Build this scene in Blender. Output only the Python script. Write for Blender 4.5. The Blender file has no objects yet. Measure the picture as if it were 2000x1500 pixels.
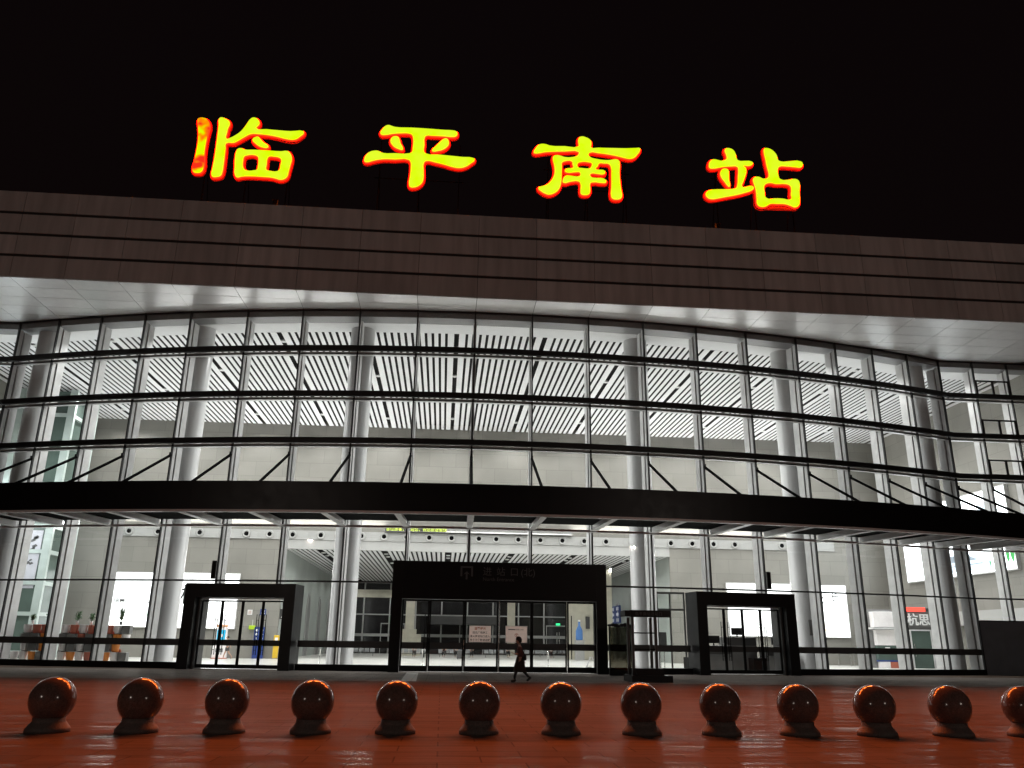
import bpy, bmesh, math, random
from mathutils import Vector, Matrix
random.seed(7)
R = math.radians
scene = bpy.context.scene
COL = scene.collection

# ------------------------------------------------------------------ camera
cam_d = bpy.data.cameras.new('camera')
cam = bpy.data.objects.new('camera', cam_d)
COL.objects.link(cam)
_r = Vector((0.9965071, -0.08252842, 0.01275345))
_u = Vector((-0.03722432, -0.3022807, 0.95249185))
_f = Vector((0.07475253, 0.94963964, 0.30429693))
cam.matrix_world = Matrix(((_r.x, _u.x, -_f.x, 0), (_r.y, _u.y, -_f.y, 0), (_r.z, _u.z, -_f.z, 1.55), (0, 0, 0, 1)))
cam_d.sensor_width = 36
cam_d.lens = 1582.874 / 2000 * 36
cam_d.clip_start = 0.1
cam_d.clip_end = 3000
scene.camera = cam

# ------------------------------------------------------------------ night sky
w = bpy.data.worlds.new('World'); scene.world = w; w.use_nodes = True
nt = w.node_tree; nt.nodes.clear()
wo = nt.nodes.new('ShaderNodeOutputWorld'); bg = nt.nodes.new('ShaderNodeBackground')
sky = nt.nodes.new('ShaderNodeTexSky'); sky.sky_type = 'NISHITA'; sky.sun_disc = False
sky.sun_elevation = R(-4); sky.sun_rotation = R(150)
mixn = nt.nodes.new('ShaderNodeMix'); mixn.data_type = 'RGBA'; mixn.blend_type = 'ADD'
mixn.inputs[0].default_value = 1.0
mixn.inputs[7].default_value = (0.045, 0.018, 0.016, 1)      # town glow in the night air
nt.links.new(sky.outputs[0], mixn.inputs[6]); nt.links.new(mixn.outputs[2], bg.inputs[0])
bg.inputs[1].default_value = 0.05
nt.links.new(bg.outputs[0], wo.inputs[0])
scene.view_settings.view_transform = 'Standard'
scene.view_settings.look = 'None'
scene.view_settings.exposure = 0
scene.view_settings.gamma = 1
scene.cycles.max_bounces = 10
scene.cycles.diffuse_bounces = 5
scene.cycles.glossy_bounces = 4
scene.cycles.transparent_max_bounces = 24
scene.cycles.sample_clamp_indirect = 6
scene.cycles.caustics_reflective = False
scene.cycles.use_denoising = True

# ------------------------------------------------------------------ materials
def nodes(name):
    m = bpy.data.materials.new(name); m.use_nodes = True
    t = m.node_tree
    return m, t, t.nodes['Principled BSDF']

def mat(name, col, rough=0.5, metal=0.0, var=0.10, scale=1.5, bump=0.0, bscale=30, emit=None, es=0.0, spec=0.5, rvar=0.08):
    m, t, b = nodes(name)
    N, K = t.nodes, t.links
    tc = N.new('ShaderNodeTexCoord')
    nz = N.new('ShaderNodeTexNoise'); nz.inputs['Scale'].default_value = scale; nz.inputs['Detail'].default_value = 6
    K.new(tc.outputs['Object'], nz.inputs['Vector'])
    cr = N.new('ShaderNodeValToRGB')
    cr.color_ramp.elements[0].position = 0.3; cr.color_ramp.elements[1].position = 0.7
    a = [max(0, c * (1 - var)) for c in col]; z = [min(1, c * (1 + var)) for c in col]
    cr.color_ramp.elements[0].color = (*a, 1); cr.color_ramp.elements[1].color = (*z, 1)
    K.new(nz.outputs[0], cr.inputs[0]); K.new(cr.outputs[0], b.inputs['Base Color'])
    mr = N.new('ShaderNodeMapRange'); mr.inputs[3].default_value = max(0.02, rough - rvar); mr.inputs[4].default_value = min(1, rough + rvar)
    K.new(nz.outputs[0], mr.inputs[0]); K.new(mr.outputs[0], b.inputs['Roughness'])
    b.inputs['Metallic'].default_value = metal
    b.inputs['Specular IOR Level'].default_value = spec
    if bump:
        n2 = N.new('ShaderNodeTexNoise'); n2.inputs['Scale'].default_value = bscale; n2.inputs['Detail'].default_value = 4
        K.new(tc.outputs['Object'], n2.inputs['Vector'])
        bp = N.new('ShaderNodeBump'); bp.inputs['Strength'].default_value = bump; bp.inputs['Distance'].default_value = 0.02
        K.new(n2.outputs[0], bp.inputs['Height']); K.new(bp.outputs[0], b.inputs['Normal'])
    if emit:
        b.inputs['Emission Color'].default_value = (*emit, 1); b.inputs['Emission Strength'].default_value = es
    return m

def glass(name, tint=(0.93, 0.95, 0.94), f0=0.05):
    m = bpy.data.materials.new(name); m.use_nodes = True
    t = m.node_tree; N, K = t.nodes, t.links; N.clear()
    out = N.new('ShaderNodeOutputMaterial'); mx = N.new('ShaderNodeMixShader')
    tr = N.new('ShaderNodeBsdfTransparent'); gl = N.new('ShaderNodeBsdfGlossy')
    lw = N.new('ShaderNodeLayerWeight'); lw.inputs[0].default_value = 0.5
    pw = N.new('ShaderNodeMath'); pw.operation = 'POWER'; pw.inputs[1].default_value = 4.5
    fr = N.new('ShaderNodeMath'); fr.operation = 'MULTIPLY_ADD'; fr.inputs[1].default_value = 0.85; fr.inputs[2].default_value = f0
    K.new(lw.outputs['Facing'], pw.inputs[0]); K.new(pw.outputs[0], fr.inputs[0])
    tr.inputs[0].default_value = (*tint, 1)
    gl.inputs['Roughness'].default_value = 0.02
    tc = N.new('ShaderNodeTexCoord'); nz = N.new('ShaderNodeTexNoise'); nz.inputs['Scale'].default_value = 0.6
    bp = N.new('ShaderNodeBump'); bp.inputs['Strength'].default_value = 0.02; bp.inputs['Distance'].default_value = 0.05
    K.new(tc.outputs['Object'], nz.inputs[0]); K.new(nz.outputs[0], bp.inputs['Height']); K.new(bp.outputs[0], gl.inputs['Normal'])
    K.new(fr.outputs[0], mx.inputs[0]); K.new(tr.outputs[0], mx.inputs[1]); K.new(gl.outputs[0], mx.inputs[2])
    K.new(mx.outputs[0], out.inputs[0])
    return m

M = {}
M['alu'] = mat('white_coated_aluminium', (0.62, 0.62, 0.62), 0.4)
M['cap'] = mat('black_anodised_cap', (0.012, 0.012, 0.013), 0.45)
M['fin'] = mat('black_coated_fin', (0.010, 0.010, 0.011), 0.5)
M['black'] = mat('black_composite_panel', (0.0045, 0.0045, 0.0055), 0.38, spec=0.3)
M['blackm'] = mat('matt_black_metal', (0.005, 0.005, 0.005), 0.6, spec=0.2)
M['fascia'] = mat('grey_brown_stone_cladding', (0.56, 0.53, 0.52), 0.55, var=0.12, scale=0.35)
M['joint'] = mat('dark_joint', (0.03, 0.027, 0.025), 0.8)
M['soffit'] = mat('satin_aluminium_panel', (0.84, 0.84, 0.84), 0.27, metal=0.3, var=0.04, scale=0.5, rvar=0.05)
M['beam'] = mat('grey_ceiling_edge', (0.20, 0.20, 0.205), 0.5)
M['ceil'] = mat('white_ceiling_board', (0.72, 0.72, 0.735), 0.7, var=0.03)
M['slat'] = mat('white_metal_slat', (0.76, 0.76, 0.775), 0.5, var=0.03)
M['plenum'] = mat('dark_ceiling_void', (0.03, 0.03, 0.03), 0.9, spec=0.1)
M['wallb'] = mat('warm_grey_stone_wall', (0.235, 0.23, 0.215), 0.6, var=0.08, scale=0.25)
M['wallw'] = mat('white_wall_panel', (0.40, 0.40, 0.39), 0.5, var=0.04)
M['walls'] = mat('grey_green_wall', (0.36, 0.39, 0.37), 0.5, var=0.1, scale=0.4)
M['columnm'] = mat('polished_white_column', (0.56, 0.565, 0.565), 0.30, var=0.03, scale=0.4, rvar=0.02)
M['glass'] = glass('clear_facade_glass')
M['glassd'] = glass('door_glass', (0.88, 0.9, 0.89))
M['band'] = mat('frosted_grey_safety_band', (0.055, 0.055, 0.055), 0.5)
M['rafter'] = mat('grey_painted_steel', (0.78, 0.78, 0.79), 0.35)
M['steel'] = mat('brushed_steel', (0.62, 0.62, 0.6), 0.25, metal=1.0)
M['darkglass'] = mat('dark_tinted_glass', (0.15, 0.165, 0.19), 0.35, spec=0.7)
M['orange'] = mat('orange_plastic', (0.80, 0.27, 0.05), 0.4)
M['terra'] = mat('terracotta_plastic', (0.48, 0.14, 0.09), 0.45)
M['whitep'] = mat('white_plastic', (0.86, 0.82, 0.82), 0.4)
M['greyp'] = mat('grey_plastic', (0.17, 0.17, 0.165), 0.5)
M['leaf'] = mat('green_leaf', (0.04, 0.10, 0.03), 0.5, var=0.4, scale=20)
M['cream'] = mat('cream_paint', (0.60, 0.57, 0.47), 0.5)
M['shaftg'] = mat('green_tinted_glass', (0.085, 0.12, 0.105), 0.12, var=0.15, scale=0.5)
M['shaftf'] = mat('pale_green_white_frame', (0.42, 0.49, 0.465), 0.35)
M['night'] = mat('night_dark_window_glass', (0.012, 0.012, 0.013), 0.08, spec=0.6)
M['lamp'] = mat('lit_downlight_lens', (0.9, 0.9, 0.9), 0.5, emit=(1, 0.97, 0.92), es=30)
M['lightbox'] = mat('backlit_white_film', (0.9, 0.9, 0.9), 0.4, emit=(0.96, 0.99, 1.0), es=1.7)
M['billb'] = mat('backlit_white_billboard_film', (0.9, 0.9, 0.9), 0.4, emit=(0.90, 0.97, 1.0), es=5.0)
M['blue'] = mat('blue_sign_board', (0.02, 0.05, 0.22), 0.4)
M['white'] = mat('white_lettering', (0.85, 0.85, 0.85), 0.5)
M['inkk'] = mat('black_ink', (0.02, 0.02, 0.02), 0.6)
M['yellow'] = mat('yellow_sign_board', (0.70, 0.45, 0.03), 0.4)
M['lime'] = mat('lime_box', (0.42, 0.62, 0.03), 0.4)
M['screen'] = mat('lit_blue_screen', (0.02, 0.2, 0.3), 0.2, emit=(0.03, 0.45, 0.75), es=0.9)
M['redled'] = mat('red_led_strip', (0.3, 0.02, 0.02), 0.4, emit=(1.0, 0.08, 0.05), es=2.0)
M['led'] = mat('yellow_green_led', (0.3, 0.3, 0.02), 0.4, emit=(0.75, 1.0, 0.15), es=1.6)
M['greenlamp'] = mat('green_exit_lamp', (0.02, 0.3, 0.1), 0.4, emit=(0.05, 1.0, 0.35), es=1.4)
M['grey'] = mat('mid_grey_paint', (0.22, 0.22, 0.22), 0.5)
M['dgrey'] = mat('dark_grey_metal', (0.07, 0.07, 0.07), 0.4)
M['seat'] = mat('grey_steel_seat', (0.28, 0.29, 0.29), 0.35, metal=0.5)
M['poster'] = mat('pinkish_white_paper', (0.30, 0.255, 0.24), 0.7)
M['posterr'] = mat('orange_red_print', (0.45, 0.11, 0.05), 0.7)
M['dimtext'] = mat('unlit_grey_lettering', (0.10, 0.10, 0.105), 0.5)
M['skin'] = mat('skin', (0.45, 0.27, 0.19), 0.5)
M['hair'] = mat('black_hair', (0.012, 0.010, 0.009), 0.5, bump=0.4, bscale=60)
M['shirt'] = mat('brown_red_cloth', (0.13, 0.065, 0.06), 0.85, bump=0.3, bscale=40)
M['skirt'] = mat('dark_brown_cloth', (0.035, 0.028, 0.02), 0.85, bump=0.3, bscale=40)
M['trouser'] = mat('dark_cloth', (0.02, 0.02, 0.022), 0.85)
M['shoe'] = mat('black_shoe', (0.012, 0.012, 0.012), 0.5)
M['clothw'] = mat('white_cloth', (0.6, 0.6, 0.6), 0.85)
M['clothg'] = mat('grey_cloth', (0.25, 0.25, 0.26), 0.85)
M['adgreen'] = mat('backlit_green_print', (0.03, 0.3, 0.06), 0.5, emit=(0.05, 0.30, 0.08), es=1.0)
M['adgrey'] = mat('backlit_grey_print', (0.2, 0.25, 0.3), 0.5, emit=(0.16, 0.19, 0.22), es=1.0)
M['adpale'] = mat('backlit_pale_blue_print', (0.5, 0.6, 0.7), 0.5, emit=(0.55, 0.68, 0.78), es=1.0)
M['adred'] = mat('backlit_red_print', (0.6, 0.05, 0.03), 0.5, emit=(0.75, 0.09, 0.05), es=1.0)
M['adbrown'] = mat('backlit_terracotta_print', (0.5, 0.2, 0.1), 0.5, emit=(0.55, 0.21, 0.11), es=1.0)
M['adlime'] = mat('backlit_lime_print', (0.3, 0.5, 0.1), 0.5, emit=(0.28, 0.62, 0.10), es=1.0)
M['adyellow'] = mat('backlit_yellow_print', (0.7, 0.6, 0.1), 0.5, emit=(0.85, 0.68, 0.35), es=1.0)

def panels(name, col, rough, metal=0.0, isl=0.14, streak=0.25, rv=0.05):
    m, t, b = nodes(name); N, K = t.nodes, t.links
    ge = N.new('ShaderNodeNewGeometry'); tc = N.new('ShaderNodeTexCoord')
    mp = N.new('ShaderNodeMapping'); mp.inputs['Scale'].default_value = (2.2, 2.2, 0.22); K.new(tc.outputs['Object'], mp.inputs[0])
    nz = N.new('ShaderNodeTexNoise'); nz.inputs['Scale'].default_value = 1.0; nz.inputs['Detail'].default_value = 7; K.new(mp.outputs[0], nz.inputs['Vector'])
    r1 = N.new('ShaderNodeMapRange'); r1.inputs[3].default_value = 1 - isl; r1.inputs[4].default_value = 1 + isl * 0.6; K.new(ge.outputs['Random Per Island'], r1.inputs[0])
    r2 = N.new('ShaderNodeMapRange'); r2.inputs[1].default_value = 0.3; r2.inputs[2].default_value = 0.65; r2.inputs[3].default_value = 1 - streak; r2.inputs[4].default_value = 1.0; K.new(nz.outputs[0], r2.inputs[0])
    mu = N.new('ShaderNodeMath'); mu.operation = 'MULTIPLY'; K.new(r1.outputs[0], mu.inputs[0]); K.new(r2.outputs[0], mu.inputs[1])
    vm = N.new('ShaderNodeVectorMath'); vm.operation = 'SCALE'; vm.inputs[0].default_value = col; K.new(mu.outputs[0], vm.inputs['Scale'])
    K.new(vm.outputs[0], b.inputs['Base Color']); b.inputs['Metallic'].default_value = metal
    r3 = N.new('ShaderNodeMapRange'); r3.inputs[3].default_value = rough - rv; r3.inputs[4].default_value = rough + rv; K.new(ge.outputs['Random Per Island'], r3.inputs[0]); K.new(r3.outputs[0], b.inputs['Roughness'])
    return m
M['fascia'] = panels('grey_brown_stone_cladding', (0.60, 0.57, 0.56), 0.55)
M['soffit'] = panels('satin_aluminium_panel', (0.86, 0.86, 0.86), 0.40, 0.22, 0.05, 0.06, 0.03)

def wall_panels(name, col, bw, bh):
    m, t, b = nodes(name); N, K = t.nodes, t.links
    tc = N.new('ShaderNodeTexCoord'); sx = N.new('ShaderNodeSeparateXYZ'); ad = N.new('ShaderNodeMath'); cx = N.new('ShaderNodeCombineXYZ')
    K.new(tc.outputs['Object'], sx.inputs[0]); K.new(sx.outputs[0], ad.inputs[0]); K.new(sx.outputs[1], ad.inputs[1]); K.new(ad.outputs[0], cx.inputs[0]); K.new(sx.outputs[2], cx.inputs[1])
    br = N.new('ShaderNodeTexBrick'); br.offset = 0.5; br.inputs['Scale'].default_value = 1; br.inputs['Brick Width'].default_value = bw; br.inputs['Row Height'].default_value = bh; br.inputs['Mortar Size'].default_value = 0.012
    br.inputs['Color1'].default_value = (*col, 1); br.inputs['Color2'].default_value = (*[c * 0.90 for c in col], 1); br.inputs['Mortar'].default_value = (*[c * 0.62 for c in col], 1)
    K.new(cx.outputs[0], br.inputs['Vector'])
    nz = N.new('ShaderNodeTexNoise'); nz.inputs['Scale'].default_value = 0.3; nz.inputs['Detail'].default_value = 6; K.new(tc.outputs['Object'], nz.inputs[0])
    r2 = N.new('ShaderNodeMapRange'); r2.inputs[1].default_value = 0.3; r2.inputs[2].default_value = 0.7; r2.inputs[3].default_value = 0.86; r2.inputs[4].default_value = 1.05; K.new(nz.outputs[0], r2.inputs[0])
    vm = N.new('ShaderNodeVectorMath'); vm.operation = 'SCALE'; K.new(br.outputs['Color'], vm.inputs[0]); K.new(r2.outputs[0], vm.inputs['Scale'])
    K.new(vm.outputs[0], b.inputs['Base Color']); b.inputs['Roughness'].default_value = 0.5
    return m
M['wallb'] = wall_panels('warm_grey_stone_wall', (0.252, 0.243, 0.218), 2.4, 1.3)

def polished_stone():
    m, t, b = nodes('polished_red_granite'); N, K = t.nodes, t.links
    tc = N.new('ShaderNodeTexCoord')
    v = N.new('ShaderNodeTexVoronoi'); v.inputs['Scale'].default_value = 130
    nz = N.new('ShaderNodeTexNoise'); nz.inputs['Scale'].default_value = 25; nz.inputs['Detail'].default_value = 8
    K.new(tc.outputs['Object'], v.inputs['Vector']); K.new(tc.outputs['Object'], nz.inputs['Vector'])
    mx = N.new('ShaderNodeMix'); mx.data_type = 'FLOAT'; mx.inputs[0].default_value = 0.5
    K.new(v.outputs['Color'], mx.inputs[2]); K.new(nz.outputs[0], mx.inputs[3])
    cr = N.new('ShaderNodeValToRGB'); e = cr.color_ramp.elements
    e[0].position = 0.3; e[0].color = (0.07, 0.044, 0.038, 1); e[1].position = 0.75; e[1].color = (0.16, 0.105, 0.09, 1)
    K.new(mx.outputs[0], cr.inputs[0]); K.new(cr.outputs[0], b.inputs['Base Color'])
    b.inputs['Roughness'].default_value = 0.15; b.inputs['Specular IOR Level'].default_value = 0.32
    return m
M['ball'] = polished_stone()
M['pedestal'] = mat('rough_granite', (0.085, 0.065, 0.057), 0.65, var=0.35, scale=40, bump=0.4, bscale=50)

def tiles(name, c1, c2, cm, bw, bh, rough, bump, mort=0.012, offs=0.0, ripple=0.0):
    m, t, b = nodes(name); N, K = t.nodes, t.links
    tc = N.new('ShaderNodeTexCoord')
    br = N.new('ShaderNodeTexBrick'); br.offset = offs
    br.inputs['Scale'].default_value = 1.0; br.inputs['Brick Width'].default_value = bw; br.inputs['Row Height'].default_value = bh
    br.inputs['Mortar Size'].default_value = mort; br.inputs['Color1'].default_value = (*c1, 1); br.inputs['Color2'].default_value = (*c2, 1)
    br.inputs['Mortar'].default_value = (*cm, 1)
    K.new(tc.outputs['Object'], br.inputs['Vector'])
    nz = N.new('ShaderNodeTexNoise'); nz.inputs['Scale'].default_value = 0.6; nz.inputs['Detail'].default_value = 8
    K.new(tc.outputs['Object'], nz.inputs['Vector'])
    mx = N.new('ShaderNodeMix'); mx.data_type = 'RGBA'; mx.blend_type = 'MULTIPLY'; mx.inputs[0].default_value = 0.55
    cr = N.new('ShaderNodeValToRGB'); cr.color_ramp.elements[0].position = 0.3; cr.color_ramp.elements[0].color = (0.55, 0.55, 0.55, 1)
    K.new(nz.outputs[0], cr.inputs[0]); K.new(br.outputs['Color'], mx.inputs[6]); K.new(cr.outputs[0], mx.inputs[7])
    K.new(mx.outputs[2], b.inputs['Base Color'])
    mr = N.new('ShaderNodeMapRange'); mr.inputs[3].default_value = rough * 0.75; mr.inputs[4].default_value = rough * 1.3
    K.new(nz.outputs[0], mr.inputs[0]); K.new(mr.outputs[0], b.inputs['Roughness'])
    bp = N.new('ShaderNodeBump'); bp.inputs['Strength'].default_value = bump; bp.inputs['Distance'].default_value = 0.01; bp.invert = True
    K.new(br.outputs['Fac'], bp.inputs['Height'])
    last = bp
    if ripple:
        mp = N.new('ShaderNodeMapping'); mp.inputs['Scale'].default_value = (0.35, 7.0, 1)
        K.new(tc.outputs['Object'], mp.inputs[0])
        n3 = N.new('ShaderNodeTexNoise'); n3.inputs['Scale'].default_value = 1.0; n3.inputs['Detail'].default_value = 3
        K.new(mp.outputs[0], n3.inputs['Vector'])
        b2 = N.new('ShaderNodeBump'); b2.inputs['Strength'].default_value = ripple; b2.inputs['Distance'].default_value = 0.012
        K.new(n3.outputs[0], b2.inputs['Height']); K.new(bp.outputs[0], b2.inputs['Normal']); last = b2
    if not ripple:
        K.new(last.outputs[0], b.inputs['Normal']); b.inputs['Specular IOR Level'].default_value = 0.35
        return m
    # honed outdoor stone: matt, with thin damp bands that catch the lights
    N.remove(b)
    df = N.new('ShaderNodeBsdfDiffuse'); gl = N.new('ShaderNodeBsdfGlossy'); ms = N.new('ShaderNodeMixShader')
    K.new(mx.outputs[2], df.inputs[0]); K.new(bp.outputs[0], df.inputs['Normal']); K.new(last.outputs[0], gl.inputs['Normal'])
    gl.inputs['Color'].default_value = (0.9, 0.85, 0.8, 1)
    m2 = N.new('ShaderNodeMapping'); m2.inputs['Scale'].default_value = (0.30, 4.2, 1); K.new(tc.outputs['Object'], m2.inputs[0])
    n4 = N.new('ShaderNodeTexNoise'); n4.inputs['Scale'].default_value = 1.0; n4.inputs['Detail'].default_value = 5; n4.inputs['Roughness'].default_value = 0.65
    K.new(m2.outputs[0], n4.inputs['Vector'])
    a1 = N.new('ShaderNodeMapRange'); a1.inputs[1].default_value = 0.50; a1.inputs[2].default_value = 0.60; a1.inputs[3].default_value = 0.020; a1.inputs[4].default_value = 0.12
    a2 = N.new('ShaderNodeMapRange'); a2.inputs[1].default_value = 0.48; a2.inputs[2].default_value = 0.60; a2.inputs[3].default_value = 0.35; a2.inputs[4].default_value = 0.13
    K.new(n4.outputs[0], a1.inputs[0]); K.new(n4.outputs[0], a2.inputs[0])
    K.new(a1.outputs[0], ms.inputs[0]); K.new(a2.outputs[0], gl.inputs['Roughness'])
    K.new(df.outputs[0], ms.inputs[1]); K.new(gl.outputs[0], ms.inputs[2]); K.new(ms.outputs[0], N['Material Output'].inputs[0])
    return m
M['plaza'] = tiles('plaza_granite_paving', (0.165, 0.120, 0.096), (0.128, 0.094, 0.076), (0.075, 0.052, 0.042), 1.2, 0.6, 0.33, 0.5, ripple=0.6, offs=0.5)
M['apron'] = tiles('grey_granite_apron', (0.30, 0.265, 0.24), (0.25, 0.22, 0.20), (0.08, 0.075, 0.07), 1.2, 0.6, 0.36, 0.5, ripple=0.5, offs=0.5)
M['strip'] = tiles('pale_granite_strip', (0.52, 0.47, 0.42), (0.45, 0.41, 0.37), (0.2, 0.18, 0.17), 0.6, 0.6, 0.4, 0.4)
M['floor'] = tiles('polished_hall_floor', (0.69, 0.69, 0.65), (0.65, 0.65, 0.61), (0.45, 0.45, 0.43), 1.0, 1.0, 0.30, 0.1, 0.006)

def letter_lit(name, patchy=False):
    m = bpy.data.materials.new(name); m.use_nodes = True
    t = m.node_tree; N, K = t.nodes, t.links; N.clear()
    out = N.new('ShaderNodeOutputMaterial'); em = N.new('ShaderNodeEmission')
    tc = N.new('ShaderNodeTexCoord'); nz = N.new('ShaderNodeTexNoise'); cr = N.new('ShaderNodeValToRGB')
    e = cr.color_ramp.elements
    K.new(tc.outputs['Object'], nz.inputs['Vector']); K.new(nz.outputs[0], cr.inputs[0])
    if patchy:
        nz.inputs['Scale'].default_value = 0.9; nz.inputs['Detail'].default_value = 2
        e[0].position = 0.40; e[0].color = (0.95, 0.03, 0.01, 1); e[1].position = 0.56; e[1].color = (0.72, 1.0, 0.0, 1)
        x = e.new(0.48); x.color = (1.0, 0.32, 0.0, 1)
    else:
        nz.inputs['Scale'].default_value = 0.8; nz.inputs['Detail'].default_value = 3
        e[0].position = 0.35; e[0].color = (0.72, 1.0, 0.0, 1); e[1].position = 0.72; e[1].color = (0.80, 1.0, 0.03, 1)
    K.new(cr.outputs[0], em.inputs[0]); em.inputs[1].default_value = 1.0
    K.new(em.outputs[0], out.inputs[0])
    return m
M['lit'] = letter_lit('lit_letter_face'); M['litp'] = letter_lit('part_failed_letter_face', True)
def emis(name, col, s):
    m = bpy.data.materials.new(name); m.use_nodes = True
    t = m.node_tree; t.nodes.clear(); o = t.nodes.new('ShaderNodeOutputMaterial'); e = t.nodes.new('ShaderNodeEmission')
    e.inputs[0].default_value = (*col, 1); e.inputs[1].default_value = s; t.links.new(e.outputs[0], o.inputs[0]); return m
M['rim'] = emis('red_halo_outline', (1.0, 0.003, 0.0006), 22.0)  # red halo round the strokes, put in as a glowing outline

# ------------------------------------------------------------------ mesh helpers
class MB:
    def __init__(s): s.v = []; s.f = []; s.sm = []
    def add(s, vs, fs, sm=False):
        n = len(s.v); s.v += [tuple(v) for v in vs]
        for f in fs: s.f.append(tuple(i + n for i in f)); s.sm.append(sm)
        return s
    def box(s, x0, x1, y0, y1, z0, z1, T=None):
        vs = [(x, y, z) for z in (z0, z1) for y in (y0, y1) for x in (x0, x1)]
        if T: vs = [T(v) for v in vs]
        return s.add(vs, [(0, 2, 3, 1), (4, 5, 7, 6), (0, 1, 5, 4), (2, 6, 7, 3), (0, 4, 6, 2), (1, 3, 7, 5)])
    def quad(s, a, b, c, d): return s.add([a, b, c, d], [(0, 1, 2, 3)])
    def prism(s, poly, z0, z1):
        n = len(poly)
        return s.add([(x, y, z0) for x, y in poly] + [(x, y, z1) for x, y in poly],
                     [tuple(range(n))[::-1], tuple(range(n, 2 * n))] + [(i, (i + 1) % n, (i + 1) % n + n, i + n) for i in range(n)])
    def tube(s, a, b, r, r2=None, n=12, caps=True):
        a = Vector(a); b = Vector(b); d = (b - a).normalized()
        p = d.orthogonal().normalized(); q = d.cross(p); r2 = r if r2 is None else r2
        vs = []
        for c, rr in ((a, r), (b, r2)):
            for i in range(n):
                t = 2 * math.pi * i / n; vs.append(c + p * math.cos(t) * rr + q * math.sin(t) * rr)
        s.add(vs, [(i, (i + 1) % n, (i + 1) % n + n, i + n) for i in range(n)], True)
        if caps: s.add(vs, [tuple(range(n))[::-1], tuple(range(n, 2 * n))])
        return s
    def lathe(s, prof, c=(0, 0, 0), n=32, sx=1, sy=1):
        vs = []
        for r, z in prof:
            for i in range(n):
                t = 2 * math.pi * i / n; vs.append((c[0] + r * math.cos(t) * sx, c[1] + r * math.sin(t) * sy, c[2] + z))
        m = len(prof)
        s.add(vs, [(j * n + i, j * n + (i + 1) % n, (j + 1) * n + (i + 1) % n, (j + 1) * n + i) for j in range(m - 1) for i in range(n)], True)
        s.add([vs[i] for i in range(n)], [tuple(range(n))[::-1]]); s.add([vs[(m - 1) * n + i] for i in range(n)], [tuple(range(n))])
        return s
    def ball(s, c, rx, ry, rz, n=20, m=12):
        return s.lathe([(max(1e-4, math.sin(math.pi * j / m)), -math.cos(math.pi * j / m) * rz) for j in range(m + 1)], c, n, rx, ry)
    def build(s, name, m, parent=None, loc=(0, 0, 0), rz=0, bevel=0):
        me = bpy.data.meshes.new(name); me.from_pydata(s.v, [], s.f); me.update()
        for p, q in zip(me.polygons, s.sm): p.use_smooth = q
        if isinstance(m, (list, tuple)):
            for x in m: me.materials.append(x)
        else: me.materials.append(m)
        bm = bmesh.new(); bm.from_mesh(me); bmesh.ops.recalc_face_normals(bm, faces=bm.faces); bm.to_mesh(me); bm.free()
        o = bpy.data.objects.new(name, me); COL.objects.link(o); o.location = loc; o.rotation_euler = (0, 0, rz)
        if parent: o.parent = parent
        if bevel:
            b = o.modifiers.new('bevel', 'BEVEL'); b.width = bevel; b.segments = 2; b.limit_method = 'ANGLE'
        return o

def tag(o, label, cat, group=None):
    o['label'] = label; o['category'] = cat
    if group: o['group'] = group
    return o
def thing(name, label, cat, loc=(0, 0, 0), rz=0, group=None):
    o = bpy.data.objects.new(name, None); COL.objects.link(o); o.location = loc; o.rotation_euler = (0, 0, rz)
    o.empty_display_size = 0.3
    return tag(o, label, cat, group)
def struct(o): o['kind'] = 'structure'; return o
def copy_tree(o, parent=None):
    c = o.copy(); COL.objects.link(c); c.parent = parent
    for ch in list(o.children): copy_tree(ch, c)
    return c
def curve_mesh(name, cu, m, parent, loc, rot):
    tmp = bpy.data.objects.new('tmp', cu); COL.objects.link(tmp)
    bpy.context.view_layer.update()
    me = bpy.data.meshes.new_from_object(tmp.evaluated_get(bpy.context.evaluated_depsgraph_get()))
    bpy.data.objects.remove(tmp); me.name = name
    me.materials.clear(); me.materials.append(m)
    o = bpy.data.objects.new(name, me); COL.objects.link(o); o.location = loc; o.rotation_euler = rot
    if parent: o.parent = parent
    return o
def text(name, body, size, m, parent, loc, rot=(R(90), 0, 0), space=1.0, ext=0.006, bold=0.0, align='LEFT'):
    cu = bpy.data.curves.new(name, 'FONT'); cu.body = body; cu.size = size; cu.extrude = ext; cu.offset = bold
    cu.space_character = space; cu.align_x = align; cu.resolution_u = 3
    return curve_mesh(name, cu, m, parent, loc, rot)

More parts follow.
